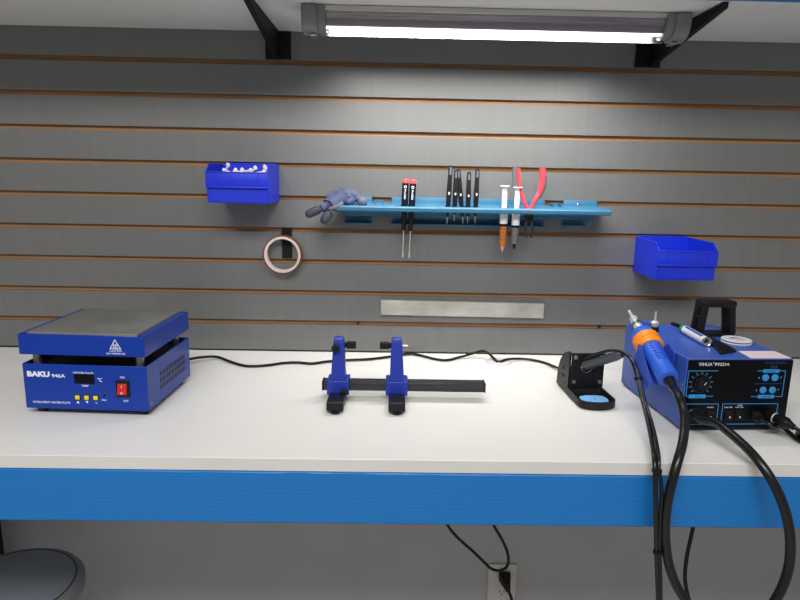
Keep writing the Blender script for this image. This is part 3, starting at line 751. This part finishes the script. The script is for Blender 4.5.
# sponge tray: rounded front
tray = []
for x, y in [(xa-.003,.006), (xa-.003,-.048)]: tray.append((x,y))
for k in range(9):
    a = PI+PI*k/8; tray.append((-.0005+.0365*math.cos(a), -.066+.020*math.sin(a)))
for x, y in [(xb_+.003,-.048), (xb_+.003,.006)]: tray.append((x,y))
def inset(poly, d):
    c = V((sum(p[0] for p in poly)/len(poly), sum(p[1] for p in poly)/len(poly)))
    return [((p[0]-c.x)*(1-d/.04)+c.x, (p[1]-c.y)*(1-d/.055)+c.y) for p in poly]
t_in = inset(tray, .003); t_low = inset(tray, .004)
b = B()
rings = [[V((*p,.0005)) for p in t_low], [V((*p,.004)) for p in tray], [V((*p,.018)) for p in tray], [V((*p,.018)) for p in t_in], [V((*p,.006)) for p in inset(tray,.006)]]
b.ring_loft(rings); b.build('sponge_tray', 'black', st, world=False, bevel=.0008)
b = B()
spg = [(.001+.025*math.cos(a)*(1.0), -.060+.025*math.sin(a)*1.0) for a in [2*PI*k/24 for k in range(24)]]
spg = [(-.026,-.044), (-.028,-.056), (-.026,-.068), (-.020,-.076), (-.010,-.081), (.004,-.083), (.018,-.079), (.026,-.072), (.029,-.062), (.028,-.050), (.024,-.042), (.010,-.038), (-.010,-.038)]
b.prism([(x_*.95,y_+.008) for x_, y_ in spg], 2, .0065, .0130); tag(b.build('sponge', 'sponge', st, world=False, bevel=.002), 'pale blue sponge with a centre slit')
b = B(); b.mm((-.001,-.0560,.0126), (.0008,-.0520,.0133)); b.build('sponge_slit', 'panel', [c for c in st.children if c.name.startswith('sponge') and not 'tray' in c.name][0], world=False)

# ------------------------------------------------------------------ soldering iron resting in the stand, cord over the bench edge
so = thing('soldering_iron', 'grey-handled soldering iron in the black stand, its cord over the edge', 'soldering iron', (0.4072,-0.3000,0.0645))
p0, p1 = V((0.4009,-0.3120,0.0712)), V((0.4461,-0.3620,0.1073))
d = (p1-p0).normalized(); L = (p1-p0).length
b = B(); b.lathe(p0, d, [(-.050,.0018), (-.030,.0035), (-.012,.0038)], 14); b.build('barrel', 'dullsteel', so)
b = B(); b.lathe(p0, d, [(-.012,.0062), (-.004,.0090), (.006,.0096), (.030,.0082), (.036,.0092), (L-.010,.0088), (L,.0062)], 20); tag(b.build('handle', 'irongrip', so), 'dark grey handle')
c1 = [p1-d*.002, (0.4523,-0.3760,0.1095), (0.4584,-0.3850,0.0995), (0.4565,-0.4100,0.0878), (0.4517,-0.4400,0.0729), (0.4470,-0.4750,0.0535), (0.4404,-0.5150,0.0362), (0.4282,-0.5650,0.0218), (0.4134,-0.6120,0.0159), (0.4098,-0.6280,0.0004), (0.4111,-0.6340,-0.0296), (0.4154,-0.6370,-0.0782), (0.4216,-0.6370,-0.1328), (0.4280,-0.6370,-0.1816), (0.4367,-0.6370,-0.2440), (0.4482,-0.6370,-0.3265)]
b = B(); b.tube(spline(c1, 6), .0036, 10); b.build('cord', 'hose', so)
c2 = [(0.3929,-0.3090,0.0827), (0.4109,-0.3300,0.0995), (0.4306,-0.3500,0.1122), (0.4485,-0.3650,0.1122), (0.4559,-0.3880,0.1043), (0.4572,-0.4140,0.0891), (0.4537,-0.4440,0.0743), (0.4495,-0.4780,0.0547), (0.4451,-0.5180,0.0375), (0.4341,-0.5680,0.0233), (0.4196,-0.6140,0.0170), (0.4160,-0.6280,0.0005), (0.4191,-0.6320,-0.0173), (0.4212,-0.6350,-0.0423), (0.4216,-0.6370,-0.0781), (0.4263,-0.6370,-0.1327), (0.4328,-0.6370,-0.1815), (0.4399,-0.6370,-0.2439), (0.4515,-0.6370,-0.3264)]
b = B(); b.tube(spline(c2, 6), .0030, 10); b.build('cord', 'hose', so)
for q, dd in (((0.4553,-0.4270,0.0809), (.1,-.2,-.5)), ((0.4130,-0.6280,-0.0004), (0,-.1,-1)), ((0.4240,-0.6370,-0.1328), (0,0,-1))):
    b = B(); b.lathe(V(q)-V(dd).normalized()*.002, dd, [(0,.0074), (.0045,.0074)], 14); b.box(V(q)+V((-.006,-.003,.001)), (.006,.004,.0035)); b.build('cable_tie', 'black', so)

# ------------------------------------------------------------------ rework station
sta = thing('soldering_station', 'blue and black hot-air soldering station at the right end of the bench', 'soldering station', (.5174,-.4777,0), .0516)
W, D, z0, z1 = .191, .2578, .005, .134
b = B(); b.mm((0,.002,z0), (W,D,z1)); body_ = b.build('case', 'stationblue', sta, bevel=.0015, world=False)
b = B(); b.mm((.001,-.0012,z0+.001), (W-.001,.0019,z1-.002)); pn = b.build('front_panel', 'panel', sta, bevel=.0008, world=False)
for x in (.022, W-.022):
    for y in (.025, D-.03):
        b = B(); b.lathe((x,y,0), (0,0,1), [(0,.008), (.005,.009)], 16); b.build('rubber_foot', 'rubber', sta, world=False)
yp = -.0015
UX = lambda X: (X-90)/(735-90)*.191
UZ = lambda Y_: .134-(Y_-52)/(478-52)*.129
text('brand_lettering', 'YIHUA', pn, front(UX(152),yp,UZ(92)), .0058, width=.0250, bold=.004)
text('model_lettering', '992DA', pn, front(UX(250),yp,UZ(91)), .0052, width=.0270, bold=.002)
b = B(); b.annulus((UX(243),yp,UZ(74)), [(0,.0006), (.0002,.0006), (.0002,.0011), (0,.0011)], (0,1,0), 12); b.build('brand_mark', 'lettering', pn, world=False)
text('dark_lettering', 'SOLDERING', pn, front(UX(560),yp,UZ(79)), .0034, 'dimblue', width=.038)
def lines(name, segs, w=.0012, m='panelblue'):
    b = B()
    for (x_0, y_0), (x_1, y_1) in segs:
        p, q = V((UX(x_0),0,UZ(y_0))), V((UX(x_1),0,UZ(y_1)))
        lo = (min(p.x,q.x)-w/2, yp, min(p.z,q.z)-w/2); hi = (max(p.x,q.x)+w/2, yp+.0003, max(p.z,q.z)+w/2)
        b.mm(lo, hi)
    return b.build(name, m, pn, world=False)
def frame(name, xa, xb, ya, yb): return lines(name, [((xa,ya),(xb,ya)), ((xb,ya),(xb,yb)), ((xb,yb),(xa,yb)), ((xa,yb),(xa,ya))])
lines('printed_outline', [((97,122),(275,122)), ((97,122),(97,275)), ((97,275),(262,275))])
lines('printed_outline', [((520,122),(690,122)), ((690,122),(690,278)), ((690,278),(500,278))])
lines('printed_outline', [((508,200),(682,200))], .0007, 'dimblue')
frame('printed_outline', 97, 303, 322, 447); frame('printed_outline', 330, 672, 322, 447)
def pill(xa, xb, ya, yb):
    b = B(); b.mm((UX(xa),yp-.0001,UZ(yb)), (UX(xb),yp+.0003,UZ(ya)), bev=.0001); return b.build('printed_pill', 'panelblue', pn, world=False)
pill(115,218,264,287); pill(553,652,113,134); pill(540,640,268,289)
for x, y, w, s in ((150,281,.0105,'AIR'), (566,129,.018,'HEATER'), (562,283,.016,'TEMP')):
    text('pill_lettering', s, pn, front(UX(x),yp-.0004,UZ(y)), .0027, 'dimblue', width=w)
for x, y in ((571,163), (629,163), (566,238), (624,238)):
    b = B(); b.lathe((UX(x),-.0030,UZ(y)), (0,1,0), [(0,.0050), (.0006,.0062), (.0022,.0062)], 24); b.build('button', 'panelblue', pn, world=False)
for x, y, s in ((533,163,1), (667,163,-1), (526,238,1), (660,238,-1)):
    X_, Z_ = UX(x), UZ(y)
    tri('arrow_mark', [(X_-.0016,Z_-.0018*s), (X_+.0016,Z_-.0018*s), (X_,Z_+.0020*s)], pn, yp, 'panelblue')
b = B()
for x in (604, 626): b.annulus((UX(x),yp,UZ(99)), [(0,.0020), (.0002,.0020), (.0002,.0025), (0,.0025)], (0,1,0), 20)
b.build('standard_marks', 'dullsteel', pn, world=False)
# dial with ticks
kx, kz = UX(180), UZ(198)
b = B(); 
for k in range(11):
    a = math.radians(225-27*k); c, s = math.cos(a), math.sin(a)
    b.box((kx+c*.0196,yp+.0001,kz+s*.0196), (.0042,.0003,.0009), Euler((0,-a,0)))
b.build('dial_ticks', 'ticks', pn, world=False)
b = B(); b.annulus((kx,yp,kz), [(0,.0160), (.0002,.0160), (.0002,.0168), (0,.0168)], (0,1,0), 40); b.build('dial_ring', 'dimblue', pn, world=False)
b = B(); b.lathe((kx,-.0015,kz), (0,-1,0), [(0,.0132), (.003,.0128), (.0035,.0105), (.009,.0098), (.0102,.0086)], 28)
for k in range(14):
    a = 2*PI*k/14; b.box((kx+math.cos(a)*.0101,-.0075,kz+math.sin(a)*.0103), (.0014,.006,.0014), Euler((0,-a,0)))
kn = b.build('dial_knob', 'black', pn, world=False)
b = B(); b.box((kx+.002,-.0119,kz+.003), (.0008,.0004,.006), Euler((0,.6,0))); b.build('pointer', 'lettering', kn, world=False)
# switches and sockets along the bottom
for xa, xb, ya, yb in ((236,280,362,414), (352,398,360,420), (414,460,358,420)):
    b = B(); b.mm((UX(xa),-.0030,UZ(yb)), (UX(xb),.001,UZ(ya)), bev=.0006); bz = b.build('switch_bezel', 'black', pn, world=False)
    xm = (UX(xa)+UX(xb))/2; zm = (UZ(ya)+UZ(yb))/2; hw = (UX(xb)-UX(xa))*.36
    b = B(); b.prism([(-.0032,zm-.0068), (-.0060,zm-.0062), (-.0042,zm), (-.0036,zm+.0064), (-.0032,zm+.0068)], 0, xm-hw, xm+hw); rk_ = b.build('rocker', 'rubber', bz, world=False, bevel=.0004)
    b = B(); b.annulus((xm,-.0062,zm-.0030), [(0,.0009), (.0012,.0009), (.0012,.0014), (0,.0014)], (0,1,0), 14); b.build('rocker_mark', 'lettering', rk_, world=False)
for x, y, s, w in ((236,347,'POWER',.0118), (342,347,'HEATER',.0150), (412,347,'HOT AIR',.0140), (424,335,'ON',.0075)):
    text('small_lettering', s, pn, front(UX(x),yp,UZ(y)), .0024, width=w)
# round hose socket, oval cable gland, silver ringed connector socket
b = B(); b.lathe((UX(150),-.0012,UZ(385)), (0,-1,0), [(0,.0125), (.004,.0125), (.006,.0105), (.012,.0098)], 24); b.build('hose_socket', 'black', pn, world=False)
b = B(); b.lathe((UX(548),-.0012,UZ(400)), (0,-1,0), [(0,.0115), (.004,.0110), (.008,.0080), (.014,.0062)], 24); b.build('cable_gland', 'black', pn, world=False)
b = B(); b.lathe((UX(622),-.0012,UZ(388)), (0,-1,0), [(0,.0085), (.006,.0085), (.010,.0080)], 24); b.build('connector_socket', 'black', pn, world=False)
# small side screws, folded rear tab
for yy, zz in ((.012,.084), (.060,.016), (.215,.018), (.235,.105)):
    b = B(); b.lathe((-.0012,yy,zz), (1,0,0), [(0,.0012), (.0006,.0028), (.0016,.0030)], 12); b.build('case_screw', 'dullsteel', body_, world=False)
# carrying handle: base bar, two slotted legs, grip
def handle():
    h = B(); yA, yB = .152, .184; zb_ = z1
    h.mm((.103,yA,zb_), (.176,yB,zb_+.007))
    hd = h.build('carry_handle', 'black', sta, bevel=.0015, world=False)
    for s, xbot, xtop in ((-1,.106,.111), (1,.172,.165)):
        g = B()
        for y_0, y_1 in ((yA,yA+.009), (yB-.009,yB)):
            g.prism([(xbot-.006,zb_+.006), (xbot+.006,zb_+.006), (xtop+.006,zb_+.062), (xtop-.006,zb_+.062)], 1, y_0, y_1)
        for tt in (0., .5, .93):
            xm = xbot+(xtop-xbot)*tt; zz = zb_+.006+.056*tt
            g.mm((xm-.005,yA+.009,zz), (xm+.005,yB-.009,zz+.006))
        g.build('handle_leg', 'black', hd, bevel=.0012, world=False)
    g = B(); g.mm((.1045,yA-.002,zb_+.059), (.1735,yB+.002,zb_+.072), bev=.0045); g.build('handle_grip', 'black', hd, world=False)
handle()
# gun cradle: bent U channel screwed on the left side
e0, e1 = V((0.4873,-0.4780,0.0956)), V((0.4822,-0.2850,0.1766))
ax = (e1-e0).normalized(); sx_ = V((1,0,0)); sx_ = (sx_-ax*sx_.dot(ax)).normalized(); nn = sx_.cross(ax)
if nn.z < 0: nn = -nn
def cr(s, n_, t): return e0+sx_*s+nn*n_+ax*t
def plate(b, pts, off):
    pts = [V(p) for p in pts]; b.ring_loft([pts, [p+off for p in pts]])
b = B()
plate(b, [cr(-.024,-.021,.012), cr(.022,-.021,.012), cr(.022,-.021,.098), cr(-.024,-.021,.098)], nn*-.0015)
plate(b, [cr(-.024,-.046,.020), cr(-.024,-.012,.006), cr(-.024,.014,.080), cr(-.024,.010,.090), cr(-.024,-.046,.084)], sx_*-.0015)
plate(b, [cr(.0225,-.021,.030), cr(.0225,.022,.046), cr(.0225,.022,.078), cr(.0225,-.021,.098)], sx_*.0015)
b.build('gun_cradle', 'cradle', sta, bevel=.0005)
b = B(); b.mm((-.002,.215,z1), (.0,.240,z1+.010)); b.mm((.030,.235,z1), (.052,.252,z1+.010)); b.build('rear_tab', 'stationblue', body_, bevel=.0006, world=False)

# ------------------------------------------------------------------ hot air gun
hg = thing('hot_air_gun', 'blue hot-air gun with orange collar resting on the station side', 'hot-air gun', tuple(e0))
L = (e1-e0).length
k = L/.21
b = B(); b.lathe(e0, ax, [(0,.0120), (.002,.0175), (.006,.0190), (.050,.0182), (.080,.0190), (.086,.0200)], 28); gh_ = b.build('handle', 'gunblue', hg)
b = B()
for q in range(7):
    c = e0+ax*(.040+q*.007)+nn*.0182
    b.box(c, (.020,.0018,.0022), (V((0,0,1)).rotation_difference(ax)).to_euler(), bev=.0004)
b.build('grip_ribs', 'gunblue', gh_)
b = B(); b.lathe(e0, ax, [(.0862,.0222), (.089,.0248), (.096,.0254), (.100,.0228), (.106,.0224), (.109,.0248), (.115,.0246), (.117,.0215)], 32); tag(b.build('collar', 'orange', hg), 'orange collar')
b = B(); b.lathe(e0, ax, [(.1172,.0185), (.119,.0205), (.133,.0195), (.138,.0170), (.140,.0120)], 28)
for q in range(14):
    a = 2*PI*q/14; r = sx_*math.cos(a)+nn*math.sin(a)
    b.cyl(e0+ax*.119+r*.0198, e0+ax*.135+r*.0186, .0016, n=6)
b.build('ribbed_front', 'gunblue', hg)
b = B(); b.lathe(e0, ax, [(.1402,.0095), (.152,.0095), (.153,.0084), (.184,.0078), (.189,.0050), (.191,.0034), (L,.0028)], 20); nz = b.build('nozzle', 'shaft', hg)
b = B(); b.lathe(e0, ax, [(.160,.0092), (.165,.0092)], 16); b.box(e0+ax*.1625+nn*.0105, (.005,.005,.004)); b.build('nozzle_clamp', 'dullsteel', nz)
b = B(); b.lathe(e0, ax, [(-.020,.0068), (-.010,.0085), (.0005,.0105)], 20); b.build('strain_relief', 'hose', hg)
sock = V((0.5358,-0.4888,0.0332))
hose = [e0-ax*.004, e0-ax*.022, (0.4811,-0.5350,0.0834), (0.4810,-0.5560,0.0637), (0.4723,-0.5800,0.0461), (0.4584,-0.6060,0.0304), (0.4451,-0.6240,0.0121), (0.4365,-0.6320,-0.0137), (0.4316,-0.6340,-0.0494), (0.4317,-0.6350,-0.0876), (0.4366,-0.6360,-0.1264), (0.4463,-0.6380,-0.1631),
        (0.4633,-0.6420,-0.1988), (0.4910,-0.6480,-0.2313), (0.5260,-0.6550,-0.2486), (0.5620,-0.6600,-0.2425), (0.5892,-0.6640,-0.2162), (0.6062,-0.6640,-0.1812), (0.6151,-0.6620,-0.1414), (0.6136,-0.6600,-0.1005), (0.6065,-0.6560,-0.0647), (0.5949,-0.6500,-0.0319), (0.5819,-0.6400,-0.0045), (0.5710,-0.6200,0.0152), (0.5645,-0.5900,0.0263), (0.5574,-0.5550,0.0340), (0.5525,-0.5250,0.0373), sock+V((.006,-.014,-.001)), sock]
b = B(); b.tube(spline(hose, 8), .0074, 14); b.build('hose', 'hose', hg)

# ------------------------------------------------------------------ iron plug and its cord, second cord, running off to the right
pg = V((0.6753,-0.4811,0.0323))
t = thing('connector_plug', 'round black connector plug with silver ring in the station front', 'plug', tuple(pg))
d2 = (V((.30,-1,-.06))).normalized()
b = B(); b.lathe(pg, d2, [(.0052,.0080), (.0060,.0097), (.008,.0090)], 22); tag(b.build('locking_ring', 'shaft', t), 'silver locking ring')
b = B(); b.lathe(pg, d2, [(.0082,.0088), (.012,.0104), (.028,.0108), (.032,.0088), (.038,.0066), (.044,.0050)], 22); b.build('plug_body', 'black', t)
pe = pg+d2*.042
b = B(); b.tube(spline([pe, pe+d2*.02+V((.004,0,-.004)), (0.7162,-0.4919,0.0065), (0.7141,-0.5200,0.0040), (0.7425,-0.5626,0.0040)], 8), .0034, 10); b.build('cord', 'hose', t)
gl = V((0.6536,-0.4862,0.0286))
b = B(); b.tube(spline([gl, gl+V((.012,-.014,-.006)), (0.6965,-0.4768,0.0120), (0.7044,-0.4911,0.0060), (0.7028,-0.5188,0.0042), (0.7098,-0.5857,0.0040)], 8), .0038, 10)
tag(b.build('gland_cord', 'hose'), 'black cord leaving the middle socket of the station front to the right', 'cord')

# ------------------------------------------------------------------ things lying on the station
def stw(x, y, z=0): return WM[sta.name] @ V((x, y, z1+z))
# solder tube
A_, B_ = stw(.0865,.186,.0088), stw(.0775,.079,.0088); d = (B_-A_).normalized(); L = (B_-A_).length
t = thing('solder_tube', 'clear blue-printed solder tube with green cap lying on the station', 'solder tube', tuple((A_+B_)/2-V((0,0,.0088))))
b = B(); b.lathe(A_, d, [(0,.0060), (.001,.0085), (.012,.0088)], 22); tag(b.build('cap', 'green', t), 'green cap')
b = B(); b.lathe(A_, d, [(.0121,.0084), (L-.004,.0084)], 22); tb = b.build('tube', 'syr', t)
b = B(); bm = b.bm        # printed blue wrap: arc band round the top of the tube
u = V((0,0,1)); w = d.cross(u)
for a0_, a1_ in ((-62,-22), (2,38)):
    r1 = [A_+d*.018+(u*math.cos(math.radians(a))+w*math.sin(math.radians(a)))*.0086 for a in range(a0_, a1_+1, 5)]
    r1o = [A_+d*.018+(u*math.cos(math.radians(a))+w*math.sin(math.radians(a)))*.0088 for a in range(a1_, a0_-1, -5)]
    ring = r1+r1o
    b.ring_loft([ring, [p+d*(L-.034) for p in ring]])
b.build('printed_wrap', 'tubeblue', tb)
b = B(); b.lathe(A_, d, [(L-.004,.0087), (L,.0087), (L+.0005,.0070), (L-.001,.0050)], 22); b.build('end_ring', 'chrome', t)
b = B(); b.lathe(A_, d, [(-.016,.0012), (-.006,.0026), (-.0002,.0040)], 14); b.build('spout', 'black', t)
# flat black tool
t = thing('pry_tool', 'flat black pry tool lying beside the solder tube on the station', 'pry tool', tuple(stw(.1,.13)))
pts = [(.1035,.268), (.1100,.268), (.1200,.160), (.1150,.090), (.1070,.036), (.0760,.024), (.0860,.090), (.0985,.160)]
pts = [(.0960,.255), (.1040,.255), (.1190,.165), (.1160,.100), (.1110,.041), (.0720,.024), (.0890,.085), (.1020,.160)]
b = B(); b.ring_loft([[stw(x,y,.0003) for x, y in pts], [stw(x,y,.0055) for x, y in pts]]); bl = b.build('body', 'rubber', t, bevel=.0012)
pts2 = [(.1080,.090), (.1040,.048), (.0820,.040), (.0960,.090)]
b = B(); b.ring_loft([[stw(x,y,.0056) for x, y in pts2], [stw(x,y,.0064) for x, y in pts2]]); b.build('grip_pad', 'black', bl, bevel=.0004)
# solder wick spool
c = stw(.153,.110,.0003)
t = thing('wick_spool', 'flat translucent spool of solder wick lying on the station', 'spool', tuple(c))
b = B(); b.lathe(c, (0,0,1), [(0,.0265), (.0012,.0272), (.0022,.0265)], 36); b.lathe(c, (0,0,1), [(.0052,.0265), (.0060,.0272), (.0068,.0262)], 36); b.build('flange', 'spool', t)
b = B(); b.lathe(c, (0,0,1), [(.0023,.016), (.0051,.016)], 28); b.build('wound_braid', 'copper', t)
b = B(); b.box(c+V((.002,-.002,.0072)), (.022,.016,.0004), Euler((0,0,.3)), bev=.0001); b.build('sticker', 'copper', t)
b = B(); b.box(c+V((-.003,.006,.0076)), (.016,.004,.0003), Euler((0,0,.3))); b.build('printed_bar', 'tubeblue', t)
# paper slip
pts = [(.112,.002), (.188,.002), (.188,.048), (.118,.048)]
pts = [(.1135,.0025), (.1885,.0025), (.1880,.0480), (.1190,.0480)]
b = B(); b.ring_loft([[stw(x,y,.0002) for x, y in pts], [stw(x,y,.0007) for x, y in pts]])
tag(b.build('paper_label', 'paper', smooth=False), 'blank pinkish white paper slip on the front edge of the station top', 'paper')
# spare nozzle standing on the station
c = stw(.034,.200,.0003)
t = thing('air_nozzle', 'small chrome spare nozzle with thin pin standing on the station', 'nozzle', tuple(c))
b = B(); b.lathe(c, (0,0,1), [(0,.0085), (.008,.0085), (.009,.0070)], 18); b.build('base', 'black', t)
b = B(); b.lathe(c, (0,0,1), [(.0091,.0060), (.013,.0060), (.0135,.0085), (.018,.0085), (.021,.0050)], 18); b.build('collar', 'shaft', t)
b = B(); b.cyl(c+V((-.012,0,.0155)), c+V((-.0078,0,.0155)), .0026); b.build('clamp_screw', 'chrome', t)
b = B(); b.lathe(c, (0,0,1), [(.0211,.0022), (.040,.0018)], 12); b.build('pin', 'shaft', t)

# ------------------------------------------------------------------ cords behind and under the bench
b = B(); b.tube(spline([(0.2633,-0.0802,0.0045), (0.2675,-0.0833,0.0070), (0.2855,-0.0692,0.0080), (0.3171,-0.0567,0.0060), (0.3479,-0.0610,0.0045), (0.3722,-0.0813,0.0040), (0.3864,-0.1189,0.0060), (0.3928,-0.1546,0.0120)], 8), .0029, 10)
tag(b.build('stand_cord', 'rubber'), 'thin black cord running from the grommet to the iron stand', 'cord')
b = B(); b.tube(spline([(0.1254,-0.1600,-0.3252), (0.1436,-0.1600,-0.3742), (0.1687,-0.1600,-0.4080), (0.2061,-0.1600,-0.4433), (0.2363,-0.1600,-0.4737), (0.2540,-0.1600,-0.4910), (0.2737,-0.1600,-0.4964), (0.2902,-0.1600,-0.4879), (0.2953,-0.1600,-0.4690), (0.2889,-0.1600,-0.4397), (0.2728,-0.1600,-0.4068), (0.2532,-0.1600,-0.3729), (0.2295,-0.1600,-0.3239)], 8), .0036, 10)
tag(b.build('hanging_cord', 'rubber'), 'black cord hanging in a loop below the bench above the outlet', 'cord')
b = B(); b.tube(spline([(0.6600,-0.3000,-0.2398), (0.6574,-0.3000,-0.2937), (0.6529,-0.3000,-0.3412), (0.6513,-0.3000,-0.3773), (0.6531,-0.3000,-0.4137), (0.6612,-0.3000,-0.4479), (0.6739,-0.3000,-0.4825), (0.6984,-0.3000,-0.5425)], 8), .0041, 10)
tag(b.build('dropping_cord', 'rubber'), 'black cord dropping below the bench behind the thick hose', 'cord')

# ------------------------------------------------------------------ outlet and plug
ox, oz0, oz1 = .3195, -.722, -.598
t = thing('wall_outlet', 'white wall outlet on the wall below the bench', 'outlet', (ox,.02,(oz0+oz1)/2))
b = B(); b.mm((ox-.039,.0145,oz0), (ox+.039,.0198,oz1)); pt = b.build('cover_plate', 'outlet', t, bevel=.002)
for zc in (-.6310, -.6800):
    b = B(); b.lathe((ox,.0132,zc), (0,1,0), [(0,.0165), (.0012,.0172)], 28); sk = b.build('socket', 'outlet', pt)
    b = B()
    for xx, hh in ((-.0062,.0080), (.0062,.0065)): b.mm((ox+xx-.001,.0128,zc+.001-hh/2), (ox+xx+.001,.0131,zc+.001+hh/2))
    b.lathe((ox,.0128,zc-.0085), (0,1,0), [(0,.0022), (.0003,.0022)], 12); b.build('slots', 'black', sk)
px_, pz_ = ox+.004, -.6290
t = thing('mains_plug', 'black mains plug with cord in the upper socket of the outlet', 'plug', (px_,.012,pz_))
b = B(); rings = []
for yy, w, h, zz in ((.0125,.0155,.0120,0), (.002,.0155,.0120,0), (-.010,.0125,.0105,-.003), (-.020,.0085,.0085,-.010), (-.026,.0055,.0060,-.020)):
    rings.append([(px_+(zz*-.3)-w,yy,pz_+zz-h), (px_+(zz*-.3)+w,yy,pz_+zz-h), (px_+(zz*-.3)+w,yy,pz_+zz+h), (px_+(zz*-.3)-w,yy,pz_+zz+h)])
b.ring_loft(rings); b.build('plug_body', 'rubber', t, bevel=.002)
b = B(); b.tube(spline([(px_+.005,-.024,pz_-.018), (px_+.014,-.030,pz_-.040), (px_+.020,-.030,pz_-.070), (px_+.024,-.028,pz_-.120), (px_+.024,-.026,ZF+.01)], 8), .0042, 10); b.build('cord', 'rubber', t)

# ------------------------------------------------------------------ stool under the bench
sx0, sy0, szt = -.872, -.215, -.508
t = thing('stool', 'round padded grey-blue stool tucked under the left end of the bench', 'stool', (sx0,sy0,ZF))
b = B(); b.lathe((sx0,sy0,szt), (0,0,1), [(-.045,.150), (-.030,.160), (-.012,.160), (-.004,.154), (-.0015,.143)], 56); b.build('seat_rim', 'seatrim', t)
b = B(); b.lathe((sx0,sy0,szt), (0,0,1), [(-.006,.1405), (-.0005,.1400), (.003,.120), (.005,.06), (.0055,.001)], 56); b.build('seat_pad', 'seat', t)
b = B(); b.torus((sx0,sy0,szt-.001), .1415, .0016, 'Z', 72, 8); b.build('piping', 'piping', t)
for k in range(4):
    a = PI/4+k*PI/2
    b = B(); b.cyl((sx0+math.cos(a)*.10,sy0+math.sin(a)*.10,szt-.0455), (sx0+math.cos(a)*.145,sy0+math.sin(a)*.145,ZF), .011, .010); b.build('leg', 'blackmetal', t)
b = B(); b.torus((sx0,sy0,ZF+.14), .128, .006, 'Z', 48, 8); b.build('foot_ring', 'dullsteel', t)

# ------------------------------------------------------------------ light
def area(name, loc, rot, sx, sy, power, col=(1,1,1), spread=PI):
    l = bpy.data.lights.new(name, 'AREA'); l.shape = 'RECTANGLE'; l.size = sx; l.size_y = sy; l.energy = power; l.color = col; l.spread = spread
    o = bpy.data.objects.new(name, l); C.objects.link(o); o.location = loc; o.rotation_euler = rot; return o
area('led_light', (.195,-.213,.7086), (math.radians(22),0,0), .66, .024, 2.9, (1,.985,.945), math.radians(120))
area('ceiling_light', (-.25,-2.3,1.72), (math.radians(25),0,0), 1.9, .5, 60, (1,.975,.945))
w = bpy.data.worlds.new('room'); w.use_nodes = True; bpy.context.scene.world = w
w.node_tree.nodes['Background'].inputs['Color'].default_value = (1,.98,.955,1); w.node_tree.nodes['Background'].inputs['Strength'].default_value = .26

# ------------------------------------------------------------------ camera
cd = bpy.data.cameras.new('camera'); cam = bpy.data.objects.new('camera', cd); C.objects.link(cam)
cd.sensor_fit = 'HORIZONTAL'; cd.sensor_width = 36; cd.lens = 624/800*36; cd.clip_start = .02
p, y, r = .1954, .016, .0193
F = V((math.sin(y)*math.cos(p), math.cos(y)*math.cos(p), -math.sin(p)))
rt = F.cross(V((0,0,1))).normalized(); up = rt.cross(F)
RT = rt*math.cos(r)+up*math.sin(r); UP = -rt*math.sin(r)+up*math.cos(r)
cam.matrix_world = Matrix(((RT.x,UP.x,-F.x,0), (RT.y,UP.y,-F.y,-1.5103), (RT.z,UP.z,-F.z,.4341), (0,0,0,1)))
sc = bpy.context.scene; sc.camera = cam
sc.view_settings.view_transform = 'Standard'; sc.view_settings.look = 'None'; sc.view_settings.exposure = 0; sc.view_settings.gamma = 1
sc.view_settings.use_curve_mapping = False
sc.cycles.use_denoising = True
